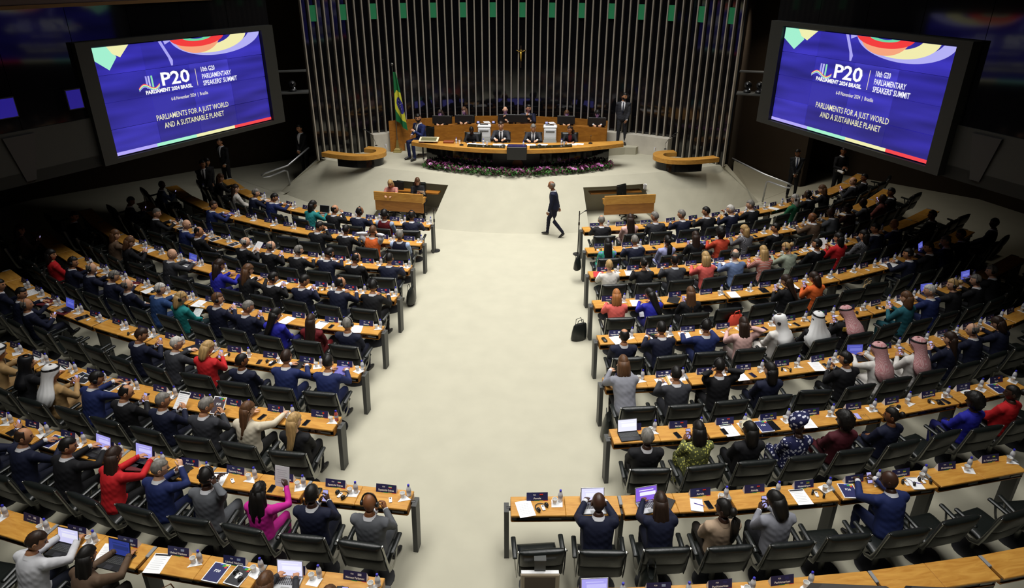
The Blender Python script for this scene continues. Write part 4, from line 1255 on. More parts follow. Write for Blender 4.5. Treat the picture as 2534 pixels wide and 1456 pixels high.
# readable cards: row -> list of (first seat, last seat, text, flag)
CARDS = {
'L3': [(0,2,'China','cn')], 'L4': [(0,2,'China','cn'),(3,3,'China','cn')], 'L5': [(0,2,'Mexico','mx'),(3,3,'Mexico','mx'),(4,5,'Russia','ru')],
'L6': [(0,2,'Mexico','mx'),(3,6,'Russia','ru'),(7,9,'','cn')], 'L7': [(0,3,'Portugal','pt'),(4,5,'Singapore','sg'),(7,8,'United Arab Emirates','ae')],
'L8': [(0,3,'Equatorial Guinea','gq'),(4,7,'Portugal','pt'),(8,9,'Singapore','sg')], 'L9': [(0,1,'Mercosur Parliament','ms'),(2,5,'United Nations','un')],
'R1': [(0,0,'Câmara dos Deputados','br'),(1,1,'Senado Federal','br'),(2,2,'Câmara dos Deputados','br'),(3,3,'Senado Federal','br'),(4,5,'Brasil','br')],
'R2': [(0,0,'Câmara dos Deputados','br'),(1,1,'Senado Federal','br'),(2,2,'Câmara dos Deputados','br'),(3,5,'Brasil','br')],
'R3': [(0,2,'Canada','ca'),(3,5,'European Parliament','eu'),(6,9,'Indonesia','sg')], 'R4': [(0,2,'Canada','ca'),(3,6,'European Parliament','eu'),(7,9,'Indonesia','sg')],
'R5': [(0,3,'Republic of Korea','kr'),(4,7,'Saudi Arabia','sa'),(8,11,'United Kingdom','uk')], 'R6': [(0,3,'Republic of Korea','kr'),(4,7,'Saudi Arabia','sa'),(8,11,'United Kingdom','uk')],
'R7': [(0,2,'Angola','ao'),(3,6,'Mozambique','mz'),(7,7,'São Tomé and Príncipe','st'),(9,9,'Spain','es')],
'R8': [(0,4,'Angola','ao'),(5,8,'Mozambique','mz'),(9,9,'São Tomé and Príncipe','st')], 'R9': [(2,2,'','un'),(3,4,'ParlAmericas','pa')],
}
FLAG = {'cn': ('h', 'd8302f'), 'mx': ('v', '1f7a4d', 'f0f0f0', 'c8303a'), 'ru': ('h', 'f0f0f0', '3050b0', 'd02c30'), 'pt': ('v', '1f7a3d', 'd8302f', 'd8302f'), 'sg': ('h', 'e03a3e', 'f0f0f0'), 'ae': ('h', '1f7a3d', 'f0f0f0', '202020'),
        'gq': ('h', '2f9a4c', 'f0f0f0', 'd8302f'), 'ms': ('h', 'd8d8e0'), 'un': ('h', '9fb4d8'), 'br': ('br', '2f9a4c', 'e8d840'), 'ca': ('v', 'd8302f', 'f0f0f0', 'd8302f'), 'eu': ('h', '3a4ab0'), 'kr': ('h', 'f0f0f0'), 'sa': ('h', '2a8a4a'),
        'uk': ('uk', '2a3a80', 'f0f0f0', 'd02c30'), 'ao': ('h', 'd8302f', '181818'), 'mz': ('h', '2f8a4c', '181818', 'e8d840'), 'st': ('h', '3f9a3c', 'e8d840', '3f9a3c'), 'es': ('h', 'd8302f', 'e8c840', 'd8302f'), 'pa': ('h', '2a2f70'), '': ('h', 'd8d8e0')}
def flagcol(h): return mat('flag_' + h, hexc(h), .6)
_fl = {}
def flag_parts(code):
    if code in _fl: return _fl[code]
    sp = FLAG[code]; w, h = .032, .021
    mb = MB(); cols = []
    def rect(x0, x1, z0, z1, i, y=0.): mb.add([(x0, y, z0), (x1, y, z0), (x1, y, z1), (x0, y, z1)], [(0, 1, 2, 3)], i)
    if sp[0] == 'br':
        rect(-w/2, w/2, -h/2, h/2, 0); mb.add([(-.012, -.0005, 0), (0, -.0005, -.008), (.012, -.0005, 0), (0, -.0005, .008)], [(0, 1, 2, 3)], 1)
        mb.ball((0, -.0006, 0), (.0045, .0003, .0045), 8, 4, 2); cols = [sp[1], sp[2], '2a3a90']
    elif sp[0] == 'uk':
        rect(-w/2, w/2, -h/2, h/2, 0); rect(-w/2, w/2, -.0035, .0035, 1, -.0004); rect(-.0035, .0035, -h/2, h/2, 1, -.0004); rect(-w/2, w/2, -.002, .002, 2, -.0008); rect(-.002, .002, -h/2, h/2, 2, -.0008); cols = list(sp[1:])
    else:
        n = len(sp) - 1
        for i in range(n):
            if sp[0] == 'h': rect(-w/2, w/2, h/2 - h * (i + 1) / n, h/2 - h * i / n, i)
            else: rect(-w/2 + w * i / n, -w/2 + w * (i + 1) / n, -h/2, h/2, i)
        cols = list(sp[1:])
    _fl[code] = (mb.mesh('flag'), [flagcol(c) for c in cols])
    return _fl[code]
# table tent: navy faces, white open ends, colour strip along the foot of the face
mb = MB()
W2, D2, H2 = .14, .038, .112
mb.add([(-W2, -D2, 0), (W2, -D2, 0), (W2, 0, H2), (-W2, 0, H2)], [(0, 1, 2, 3)], 0)
mb.add([(-W2, D2, 0), (W2, D2, 0), (W2, 0, H2), (-W2, 0, H2)], [(3, 2, 1, 0)], 0)
mb.add([(-W2, -D2, 0), (-W2, D2, 0), (-W2, 0, H2)], [(0, 2, 1)], 1)
mb.add([(W2, -D2, 0), (W2, D2, 0), (W2, 0, H2)], [(0, 1, 2)], 1)
mb.add([(-W2, -D2, 0), (W2, -D2, 0), (W2, D2, 0), (-W2, D2, 0)], [(3, 2, 1, 0)], 1)
cs = math.atan2(D2, H2)
def on_face(x, s, d=.0012): return (x, -D2 + s * math.sin(cs) - d * math.cos(cs), s * math.cos(cs) + d * math.sin(cs))
for i, (x0, x1) in enumerate(((-.04, .03), (.03, .08), (.08, .14))):
    mb.add([on_face(x0, .0), on_face(x1, .0), on_face(x1, .008), on_face(x0, .008)], [(0, 1, 2, 3)], 2 + i)
card_me = mb.mesh('name_card')
FACE = Matrix.Rotation(PI / 2 - cs, 4, 'X')
def card_at(M, text, code, label):
    o = put('name_card', card_me, [NAVY, WHITEP, GREENP, YELP, REDP], None, M)
    tag(o, label, 'name card', 'name cards on the desks')
    if text:
        sx = min(1.0, .26 / (len(text) * .0185 + .001))
        put('lettering', text_mesh(text, .036, 'CENTER', .0012), WHITEP, o, Matrix.Translation(on_face(0, .036)) @ FACE @ Matrix.Diagonal((sx, 1, 1, 1)))
    else:
        sm = _fl.get('smudge')
        if not sm:
            q = MB()
            for i, (a, b) in enumerate(((-.055, -.02), (-.014, .012), (.018, .055))):
                q.add([(a, -.004, 0), (b, -.004, 0), (b, .006, 0), (a, .006, 0)], [(0, 1, 2, 3)])
            sm = _fl['smudge'] = q.mesh('lettering')
        put('lettering', sm, PAPERT, o, Matrix.Translation(on_face(0, .036)) @ FACE @ Matrix.Scale(1.4, 4))
    put('emblem', text_mesh('P20', .024, 'CENTER', .0006), WHITEP, o, Matrix.Translation(on_face(-.035, .082)) @ FACE)
    me, cols = flag_parts(code)
    put('flag', me, cols, o, Matrix.Translation(on_face(.055, .082)) @ FACE @ Matrix.Scale(1.4, 4) @ Matrix.Rotation(-PI / 2, 4, 'X'))

bot_me = MB().lathe([(.028, 0), (.031, .006), (.031, .045), (.028, .055), (.031, .065), (.031, .11), (.024, .135), (.0125, .155), (.0125, .165)], 14).mesh('water_bottle', 50)
lab_me = MB().lathe([(.0318, .06), (.0318, .10)], 14, caps=False).mesh('paper_label', 60)
cap_me = MB().lathe([(.0155, 0), (.0155, .022), (.013, .025)], 12).mesh('cap', 50)
LABM = mat('bottle_label', hexc('aeb4c4'), .6)
def bottle(M, label, capm=None, bm_=None):
    o = put('water_bottle', bot_me, bm_ or BOTTLE, None, M); tag(o, label, 'bottle', 'water bottles on the desks')
    put('cap', cap_me, capm or CAPB, o, Matrix.Translation((0, 0, .158)))
    put('paper_label', lab_me, LABM, o)
cup_me = MB().lathe([(.024, .0), (.034, .072), (.036, .075), (.0325, .073), (.023, .006)], 16).mesh('cup', 50)
def cup(M, label): tag(put('cup', cup_me, CUPW, None, M), label, 'cup', 'plastic cups on the desks')
nap_me = [MB().loft([[(-.07, -.07, 0), (.075, -.06, 0), (.075, .07, 0), (-.07, .07, 0)], [(-.07, -.07, .003), (.075, -.06, .004), (.075, .07, .003), (-.07, .07, .005)]]).mesh('napkin'),
          MB().loft([[(-.085, -.05, 0), (.09, -.04, 0), (.0, .085, 0)], [(-.085, -.05, .004), (.09, -.04, .005), (.0, .085, .005)]]).mesh('napkin')]
ph_me = MB().box((0, 0, .0045), (.074, .152, .009), bev=.004).mesh('phone', 40)
phs_me = MB().box((0, 0, .0095), (.066, .142, .001)).mesh('phone_screen')
PHS = screen_mat('b9b4f2', .9); PHOFF = mat('phone_glass', (.008, .008, .01), .1)
def phone(M, label, lit=False, case=None):
    o = put('phone', ph_me, case or PLAST, None, M); tag(o, label, 'phone', 'phones')
    put('phone_screen', phs_me, PHS if lit else PHOFF, o)
rec_me = MB().box((0, 0, .009), (.042, .095, .018), bev=.006).mesh('receiver', 40)
recs_me = MB().box((0, .022, .0185), (.02, .022, .001)).mesh('display')
def receiver(M, label):
    o = put('interpretation_receiver', rec_me, WHITEP, None, M); tag(o, label, 'receiver', 'interpretation receivers'); put('display', recs_me, BLACKP, o)
_dh = MB()
_dh.tube([(.075 * math.cos(q), .03 + .095 * math.sin(q), .012) for q in [PI * i / 12 for i in range(13)]], [(.006, .004)] * 13, 6)
dhb_me = _dh.mesh('headband', 180)
dhc_me = MB().lathe([(.03, -.012), (.036, 0), (.03, .016)], 12, M=Matrix.Translation((0, .0, .028)) @ Matrix.Rotation(PI / 2, 4, 'Y')).mesh('ear_cup', 180)
def desk_headset(M, label):
    o = put('headphones', dhb_me, PLAST, None, M); tag(o, label, 'headphones', 'headphones on the desks')
    put('ear_cup', dhc_me, PLAST, o, Matrix.Translation((.07, .02, 0))); put('ear_cup', dhc_me, PLAST, o, Matrix.Translation((-.07, .02, 0)))
lb_me = MB().box((0, 0, .009), (.31, .215, .017), bev=.005).mesh('laptop')
lk = MB()
for r in range(5):
    for c in range(12):
        lk.box((-.1265 + c * .023, .075 - r * .021, .0185), (.018, .016, .002))
lk_me = lk.mesh('keys')
ll_me = MB().box((0, 0, .105), (.31, .008, .21), bev=.003).mesh('lid')
ls_me = MB().box((0, -.0048, .107), (.29, .001, .185)).mesh('display')
lt_me = MB().box((0, -.075, .0178), (.1, .06, .001)).mesh('touchpad')
lw_me = MB().box((0, -.0056, .16), (.20, .0006, .012)).box((.02, -.0056, .11), (.22, .0006, .05)).mesh('window')
def laptop(M, label, silver=False, scr='8f8be8', s=.9, win='dcd9ff', lid=105):
    o = put('laptop', lb_me, SILVER if silver else PLAST, None, M); tag(o, label, 'laptop', 'open laptops')
    put('keys', lk_me, BLACKP if silver else DARKG, o); put('touchpad', lt_me, GREYP if silver else BLACKP, o)
    L = put('lid', ll_me, SILVER if silver else PLAST, o, Matrix.Translation((0, .105, .014)) @ Matrix.Rotation(math.radians(90 - lid), 4, 'X'))
    put('display', ls_me, screen_mat(scr, s), L); put('window', lw_me, screen_mat(win, s), L)
pa_me = MB().box((0, 0, .001), (.21, .297, .002)).mesh('sheet')
def pline():
    q = MB()
    for i in range(7): q.box((-.01 + .01 * (i % 2), .09 - i * .03, .0024), (.15 - .02 * (i % 3), .004, .0004))
    return q.mesh('print')
pl_me = pline(); hd_me = MB().box((0, .125, .0024), (.19, .026, .0004)).mesh('header')
def paper(M, label, header=False, name='sheet_of_paper'):
    o = put(name, pa_me, PAPER, None, M); tag(o, label, 'paper', 'papers on the desks')
    put('print', pl_me, PAPERT, o)
    if header: put('header', hd_me, BLACKP, o)
bk_me = MB().box((0, 0, .006), (.21, .28, .012)).mesh('booklet'); bc_me = MB().box((0, 0, .0125), (.188, .258, .001)).mesh('cover')
ba = MB()
for i, (x, y, w, h) in enumerate(((.04, .105, .05, .03), (.07, .115, .04, .02), (.0, .118, .04, .015), (.065, .085, .03, .025))): ba.box((x, y, .0134), (w, h, .0006), i)
ba_me = ba.mesh('cover_art')
bt_me = text_mesh('P20', .05, 'CENTER', .001)
def booklet(M, label, col=None):
    o = put('booklet', bk_me, PAPER, None, M); tag(o, label, 'booklet', 'summit booklets')
    put('cover', bc_me, col or BLACKP, o); put('cover_art', ba_me, [GREENP, YELP, BLUEP, REDP], o)
    put('lettering', bt_me, WHITEP, o, Matrix.Translation((0, .02, .0136)))
fo_me = MB().box((0, 0, .008), (.235, .31, .016), bev=.003).mesh('folder')
def folder(M, m, label): tag(put('folder', fo_me, m, None, M), label, 'folder', 'folders')
gd = MB()
for e in (-1, 1):
    gd.tube([(e * .032 + .02 * math.cos(q), 0, .017 + .016 * math.sin(q)) for q in [2 * PI * i / 14 for i in range(15)]], .0018, 5)
    gd.tube([(e * .055, 0, .02), (e * .058, .06, .012), (e * .05, .13, .003)], .0018, 5)
gd.tube([(-.012, 0, .02), (.012, 0, .02)], .0018, 5)
gd_me = gd.mesh('eyeglasses', 180)
pen_me = MB().tube([(0, -.07, .005), (0, .06, .005), (0, .07, .005)], [.0045, .0045, .002], 8).mesh('pen', 60)
ITEMS = {  # extra things per seat; letter codes explained in put_item
'L1': {0:'r', 1:'', 2:'w', 3:'w', 4:'o', 6:'', 7:'w', 10:''}, 'L2': {0:'', 1:'b', 2:'w', 3:'f', 8:'u'}, 'L3': {0:'g', 1:'r', 2:'w', 3:'r', 4:'', 5:'', 6:'b', 7:'b', 8:'t', 9:'b', 10:'h', 12:'b'},
'L4': {0:'h', 1:'', 2:'wh', 3:'w', 4:'w', 5:'r', 7:'Lw', 9:'w', 10:'w'}, 'L5': {0:'w', 1:'wp', 2:'w', 3:'', 4:'hr', 5:'w', 6:'b', 7:'wk', 8:'wm', 9:'b', 10:'w'},
'L6': {0:'u', 1:'fh', 2:'php', 3:'h', 4:'f', 5:'', 6:'hr', 7:'', 8:'tr', 9:'Lm', 10:'bm', 11:'ww'}, 'L7': {0:'p', 1:'pg', 2:'p', 3:'', 4:'p', 5:'br', 6:'bb', 7:'rw', 8:'bw'},
'L8': {0:'kr', 1:'kh', 2:'pr', 3:'wr', 4:'fp', 5:'Sm', 6:'St', 7:'n', 8:'t'}, 'L9': {0:'p', 1:'X', 2:'nhb', 3:'w', 4:'whpY', 5:'kpY'},
'R1': {0:'h', 1:'', 2:'p', 3:'', 4:'p', 5:'r', 6:'r', 7:'', 8:'w', 9:'p', 11:'w'}, 'R2': {0:'h', 1:'', 2:'p', 3:'', 4:'nh', 5:'r', 6:'p', 8:'b', 9:'w', 11:'wr'}, 'R3': {0:'e', 1:'w', 2:'', 3:'r', 4:'nw', 5:'g', 6:'t', 7:'pr', 8:'wr', 9:'nh', 11:'w'},
'R4': {0:'rt', 1:'w', 2:'f', 3:'', 4:'w', 5:'t', 6:'w', 9:'r', 10:'ww', 12:'z'}, 'R5': {0:'kw', 1:'rt', 2:'w', 3:'r', 4:'rp', 5:'rp', 6:'p', 7:'h', 8:'hr', 9:'wh', 10:'zw', 12:'z'},
'R6': {0:'', 1:'NB', 2:'r', 3:'wp', 4:'h', 5:'wp', 6:'z', 7:'r', 8:'hb', 9:'rb', 10:'rh', 11:'n'}, 'R7': {0:'Zp', 1:'p', 2:'pw', 3:'nt', 4:'w', 5:'qg', 6:'h', 7:'hpp', 8:'hw', 9:'n'},
'R8': {0:'wh', 1:'X', 2:'Xpf', 3:'Np', 4:'', 5:'wh', 6:'n', 7:'hNh'}, 'R9': {1:'x'},
}
WORDS = {'p': 'black phone lying flat', 'q': 'phone with lit lilac screen', 'r': 'white interpretation receiver', 'h': 'black headphones lying down', 'w': 'printed white sheet', 'b': 'black P20 booklet with white border', 'n': 'navy P20 booklet', 'f': 'black leather folder', 'm': 'maroon folder', 'e': 'red folder', 'u': 'lilac folder',
         'L': 'grey laptop open', 'S': 'black laptop with lilac screen', 'X': 'silver laptop with bright screen', 'Y': 'black laptop with blue screen', 'z': 'slim black laptop', 'Z': 'dark laptop with white screen', 'x': 'laptop with lilac screen', 'o': 'grey laptop with black screen', 't': 'dark tablet lying flat', 'g': 'folded-open reading glasses', 'k': 'black case', 'N': 'white notepad', 'B': 'beige document folder'}
def put_item(c, M, where, rr, i, nth):
    lab = WORDS[c] + (', ' + ORD[nth] + ' one' if nth else '') + ', ' + where
    def at(x, y, z=0., a=0.): return M @ fr(x, y, z, math.radians(a))
    a = rr.uniform(-14, 14)
    x = (-.16, .0, .14, -.05)[i % 4] + rr.uniform(-.03, .03)
    z = .0015 * i
    if c == 'p': phone(at(x + .05, .10, z, a), lab)
    elif c == 'q': phone(at(x + .1, .10, z, a), lab, True)
    elif c == 'r': receiver(at(x + .06, .13, z, a * 3 + 30), lab)
    elif c == 'h':
        desk_headset(at(x + .1, .10, z, a * 3), lab); receiver(at(x + .1, .13, z, a), 'white receiver inside the headphones' + (', ' + ORD[nth] + ' one' if nth else '') + ', ' + where)
    elif c == 'w': paper(at(x, .12, z + .001, a), lab, rr.random() < .35)
    elif c == 'b': booklet(at(x, .13, z, a), lab)
    elif c == 'n': booklet(at(x, .13, z, a), lab, NAVY)
    elif c == 'f': folder(at(x + .05, .14, z, a - 20), PLAST, lab)
    elif c == 'm': folder(at(x, .12, z, a + 25), mat('maroon_cover', hexc('5e1a20'), .6), lab)
    elif c == 'e': folder(at(x, .12, z, a), mat('red_cover', hexc('b8262c'), .6), lab)
    elif c == 'u': folder(at(.0, .15, z, a), mat('lilac_cover', hexc('6a64ae'), .6), lab)
    elif c == 'L': laptop(at(-.02, .13, 0, a * .5), lab, True, '4a55c0', .8, '6a74d8')
    elif c == 'S': laptop(at(-.02, .14, 0, a * .5), lab, False, 'a9a4ee', .95, 'cfccff')
    elif c == 'X': laptop(at(.0, .11, 0, 10 if 'third' in where else a * .3), lab, True, '8a63e0' if 'third' in where else 'e4e2ff', 1.0, 'f4f4ff')
    elif c == 'Y': laptop(at(.05, -.02 if nth else .0, 0.005, a * .3), lab, False, 'dad8ff' if where.startswith('sixth') else '2b3a8c', .9, 'efeeff' if where.startswith('sixth') else '22306e')
    elif c == 'z': laptop(at(.0, .15, 0, a), lab, False, '5a60c8', .8, '7a80e0')
    elif c == 'o': laptop(at(-.02, .15, 0, a), lab, True, '060608', .3, '08080a')
    elif c == 'Z': laptop(at(-.08, .13, 0, 4), lab, False, 'f0f0ff', 1.0, 'ffffff')
    elif c == 'x': laptop(at(.02, .14, 0, 2), lab, True, 'a9a2f0', 1.0, 'c4bffa')
    elif c == 't':
        o = MB().box((0, 0, .005), (.17, .24, .009), bev=.004).build('tablet', PLAST, None, M=at(x, .13, z, a)); tag(o, lab, 'tablet', 'tablets'); MB().box((0, 0, .0102), (.155, .22, .001)).build('tablet_screen', PHOFF, o)
    elif c == 'g': tag(put('eyeglasses', gd_me, PLAST, None, at(x + .05, .09, z, a + 180)), lab, 'glasses')
    elif c == 'k': tag(MB().box((0, 0, .018), (.075, .165, .036), bev=.014).build('case', LEATHER, None, smooth=40, M=at(x - .05, .13, z, a)), lab, 'case')
    elif c == 'N':
        o = MB().box((0, 0, .006), (.16, .24, .012)).build('notepad', PAPER, None, M=at(x + .05, .11, z, a)); tag(o, lab, 'notepad')
        MB().box((0, .11, .0125), (.15, .012, .003)).build('binding', GREYP, o)
        tag(put('pen', pen_me, mat('purple_pen', hexc('4a3aa8'), .4), None, at(x + .08, .10, z + .013, 60)), 'purple pen on the notepad, ' + where, 'pen')
    elif c == 'B': 
        folder(at(x + .1, .12, z, a), mat('beige_cover', hexc('c8b070'), .7), lab); paper(at(x + .12, .12, z + .018, a), 'loose sheets on the beige folder, ' + where)
NOCARD_FROM = {'L1': 9, 'L2': 9, 'L3': 11, 'L4': 11, 'L5': 12, 'L6': 13, 'L7': 10, 'L8': 10, 'L9': 8, 'R1': 12, 'R2': 12, 'R3': 12, 'R4': 12, 'R5': 13, 'R6': 13, 'R7': 10, 'R8': 10, 'R9': 5}
NODRINK = {('R8', 1), ('R8', 2), ('R9', 0), ('L9', 4)}
occupied = {}
SHIFT = {('R6', 0): (-.07, .16), ('R6', 2): (.0, .10), ('L5', 4): (.03, .06), ('L8', 4): (.0, .04), ('R8', 6): (.1, .06), ('L7', 1): (-.08, 0), ('L6', 3): (-.05, 0)}
TALL = {('R6', 0): 1.06, ('R6', 2): 1.03, ('L5', 4): 1.05, ('R8', 1): 1.02, ('L8', 2): .93, ('R7', 2): 1.0}
for row, (cx, cy, r_, xe, n) in ROWS.items():
    if row != 'R9':
        ppl = {p[0]: p for p in PEOPLE[row]}
        for k in range(n):
            where = place(row, k)
            rr = random.Random(row + str(k))
            occ = k in ppl
            dy, da = (rr.uniform(-.03, .02), rr.uniform(-4, 4)) if occ else (rr.uniform(-.02, .10), rr.uniform(-10, 10))
            if row[0] == 'L' and occ and k > 3: da -= 4
            M = seat_frame(row, k, -.42 + dy, 0, 0, math.radians(da))
            make_chair(M, ('occupied' if occ else 'empty') + ' black leather swivel chair, ' + where, 'swivel chairs behind the desks')
            if occ:
                p = ppl[k]
                sx, sy = SHIFT.get((row, k), (0, 0))
                Mp = M @ Matrix.Translation((rr.uniform(-.03, .03) + sx, rr.uniform(-.02, .02) + sy, -.015))
                o, MS, HF = person(Mp, p[1], p[2], p[3], p[4], p[5], p[6], p[7], where, 1.0 * TALL.get((row, k), 1), p[8] if len(p) > 8 else None)
                does = p[8] if len(p) > 8 else ''
                if 'phone' in does or (p[1] in 'PX' and not does):
                    hm_ = MS @ HF[1]
                    pos = hm_ @ Vector((-.0, .075, -.028))
                    q = M.to_3x3()
                    tilt = Matrix.Rotation(math.radians(58), 4, 'X')
                    if p[1] == 'X': tilt = Matrix.Rotation(math.radians(40), 4, 'X')
                    phone(Matrix.Translation(pos) @ q.to_4x4() @ tilt, 'phone with lit screen in the hand at ' + where, True)
                elif 'sheet' in does or 'leaflet' in does or 'booklet' in does:
                    pos = (MS @ HF[1]) @ Vector((0, .09, -.02))
                    if p[1] in 'LD': pos = M @ Vector((.0, .33, .70))
                    tl = 75 if 'raising' in does else 42
                    M2 = Matrix.Translation(pos) @ M.to_3x3().to_4x4() @ Matrix.Translation((-.06, .05, .02)) @ Matrix.Rotation(math.radians(tl), 4, 'X')
                    if 'booklet' in does: booklet(M2, 'dark P20 booklet held in the hand at ' + where, mat('grey_cover', hexc('4a4048'), .5))
                    else: paper(M2, 'white sheet held in the hand at ' + where, 'leaflet' in does)
                elif 'holding a bottle' in does:
                    bottle(Matrix.Translation((MS @ HF[1]) @ Vector((-.03, .06, -.12))), 'half-hidden water bottle in the hand at ' + where)
    for k in range(n):
        rr = random.Random(row + 'i' + str(k))
        where = place(row, k)
        M = seat_frame(row, k, 0, DH)
        if k < NOCARD_FROM[row]:
            txt, code = '', ''
            for a, b, t_, c_ in CARDS.get(row, []):
                if a <= k <= b: txt, code = t_, c_
            if (row, k) not in (('R9', 0),):
                card_at(M @ fr(rr.uniform(-.02, .02), .305, 0, rr.uniform(-.06, .06)), txt, code, ('name card reading ' + txt if txt else 'navy name card with blurred lettering') + ', ' + where)
            if (row, k) not in NODRINK:
                x0 = .25 + rr.uniform(-.03, .02)
                nk = rr.choice((0, 0, 1))
                a = rr.uniform(-.5, .5)
                tag(put('napkin', nap_me[nk], PAPER, None, M @ fr(x0 + .03, .20 + rr.uniform(-.02, .02), 0, a)), 'white paper napkin under the drink, ' + where, 'napkin', 'paper napkins on the desks')
                cx_, cy_ = x0 + rr.uniform(-.01, .01), .21 + rr.uniform(-.02, .02)
                cup(M @ fr(cx_, cy_, .0055, 0), 'white plastic cup, ' + where)
                red = (row, k) == ('L7', 0)
                bottle(M @ fr(cx_ + .075, cy_ + .035 + rr.uniform(-.015, .015), .0055, rr.uniform(0, 3)), ('bottle of red drink' if red else 'clear water bottle') + ' with blue cap, ' + where, None, mat('red_drink', hexc('d8685a'), .15, trans=.3) if red else None)
        its = ITEMS.get(row, {}).get(k, '')
        seen = {}
        for i, c in enumerate(its):
            put_item(c, M, where, rr, i, seen.get(c, 0))
            seen[c] = seen.get(c, 0) + 1
# ------------------------------------------------------------------ stage furniture
def arc_pts(x0, x1, f, n=24): return [(x0 + (x1 - x0) * i / n, f(x0 + (x1 - x0) * i / n)) for i in range(n + 1)]
def quad(xa, ya, xm, ym, xb, yb):
    """parabola through three plan points"""
    A = np.array([[xa * xa, xa, 1], [xm * xm, xm, 1], [xb * xb, xb, 1]]); c = np.linalg.solve(A, np.array([ya, ym, yb]))
    return lambda x: float(c[0] * x * x + c[1] * x + c[2])
TF = quad(-3.62, 22.1, -.2, 21.25, 3.22, 22.35)
TB = quad(-3.62, 22.42, -.2, 22.2, 3.22, 22.72)
pt_ = tag(empty('presiding_table', (-.2, 21.7, ZP)), 'long curved wooden presiding table on a black glossy base, behind the flowers', 'table')
L_ = Matrix.Translation((.2, -21.7, -ZP))
MB().strip(arc_pts(-3.62, 3.22, TF), arc_pts(-3.62, 3.22, TB), ZP + .68, ZP + .80).build('tabletop', WOOD, pt_, M=L_)
bf = quad(-3.2, 22.45, -.2, 21.62, 2.78, 22.65)
nb = 8
for i in range(nb):
    a, b = -3.2 + 5.98 * i / nb + .004, -3.2 + 5.98 * (i + 1) / nb - .004
    m = BLACKGL if i not in (3, 4) else mat('matt_black_panel', (.006, .006, .006), .5)
    MB().strip(arc_pts(a, b, bf, 4), arc_pts(a, b, lambda x: bf(x) + .05, 4), ZP, ZP + .68).build('front_panel', m, pt_, M=L_)
MB().strip(arc_pts(-3.2, 2.78, lambda x: bf(x) + .05), arc_pts(-3.2, 2.78, lambda x: bf(x) + .11), ZP, ZP + .68).build('carcass', PLAST, pt_, M=L_)
for s, xx in ((-1, -3.2), (1, 2.76)):
    MB().strip([(xx, bf(xx)), (xx + .03, bf(xx + .03))], [(xx, bf(xx) + .4), (xx + .03, bf(xx) + .4)], ZP, ZP + .68).build('side_panel', BLACKGL, pt_, M=L_)
MB().lathe([(.10, 0), (.17, .01), (.17, .02), (.1, .026)], 24, M=Matrix.Translation((-.16, TF(-.16) + .33, ZP + .26)) @ Matrix.Rotation(PI / 2, 4, 'X')).build('round_crest', mat('bronze', hexc('5a3a1c'), .5, metal=.5), pt_, M=L_)
# monitor lectern hanging at the middle of the table edge
o = tag(empty('lectern_monitor', (-.17, 21.33, ZP)), 'black lectern box over the front edge of the presiding table', 'lectern')
MB().box((0, .02, .70), (.62, .36, .40), bev=.01).build('body', PLAST, o)
MB().box((0, .05, .905), (.56, .30, .01)).build('screen', mat('dim_screen', (.02, .018, .06), .25, emit=(hexc('3a3470'), .25)), o)
# smoked glass strip on the tabletop
for (xa, xb) in ((-1.75, -.55), (.22, 1.55)):
    o = MB().strip(arc_pts(xa, xb, lambda x: TF(x) + .16, 8), arc_pts(xa, xb, lambda x: TF(x) + .44, 8), ZP + .802, ZP + .83).build('glass_screen', mat('tinted_glass', (.05, .045, .02), .06, trans=.5), None)
    tag(o, 'low tinted glass strip on the presiding table, ' + ('left' if xa < 0 else 'right') + ' of the lectern', 'glass strip')

# flower bed along the foot of the table
rr = random.Random(5)
LEAFM = [mat('leaf_green', hexc('3f7a32'), .6), mat('leaf_dark', hexc('6a2f4a'), .6)]
lv = [[], []]
ff = lambda x: bf(x) - .14 - rr.uniform(0, .47)
V, F, MI = [], [], []
for i in range(3400):
    x = rr.uniform(-3.25, 2.9); y = ff(x); z = ZP + rr.uniform(.02, .16)
    a, t, s = rr.uniform(0, 2 * PI), rr.uniform(.2, 1.2), rr.uniform(.06, .115)
    d = Vector((math.cos(a) * math.cos(t), math.sin(a) * math.cos(t), math.sin(t))); w = Vector((-math.sin(a), math.cos(a), 0)) * s * .28
    p = Vector((x, y, z)); b = len(V)
    V += [tuple(p), tuple(p + d * s * .5 + w), tuple(p + d * s), tuple(p + d * s * .5 - w)]
    F.append((b, b + 1, b + 2, b + 3)); MI.append(0 if rr.random() < .62 else 1)
me = bpy.data.meshes.new('foliage'); me.from_pydata(V, [], F); me.polygons.foreach_set('material_index', MI); me.update()
bed = put('flower_bed', me, LEAFM); tag(bed, 'dense bed of green and burgundy leaves in front of the presiding table', 'foliage', kind='stuff')
def bloom(n, r):
    mb = MB()
    for ring, (rad, tilt, m) in enumerate(((r, .35, n), (r * .66, .8, n), (r * .33, 1.25, n - 2))):
        for i in range(m):
            a = 2 * PI * i / m + ring * .4
            d = Vector((math.cos(a) * math.cos(tilt), math.sin(a) * math.cos(tilt), math.sin(tilt))); w = Vector((-math.sin(a), math.cos(a), 0)) * rad * .42
            mb.add([(0, 0, 0), tuple(d * rad * .6 + w), tuple(d * rad), tuple(d * rad * .6 - w)], [(0, 1, 2, 3)])
    mb.ball((0, 0, r * .2), r * .2, 6, 4)
    return mb.mesh('flower')
blooms = [bloom(8, .075), bloom(7, .055)]
FLM = [mat('petal_pink', hexc('c274b4'), .6), mat('petal_pale', hexc('dba6cf'), .6), mat('petal_plum', hexc('6e2a58'), .6)]
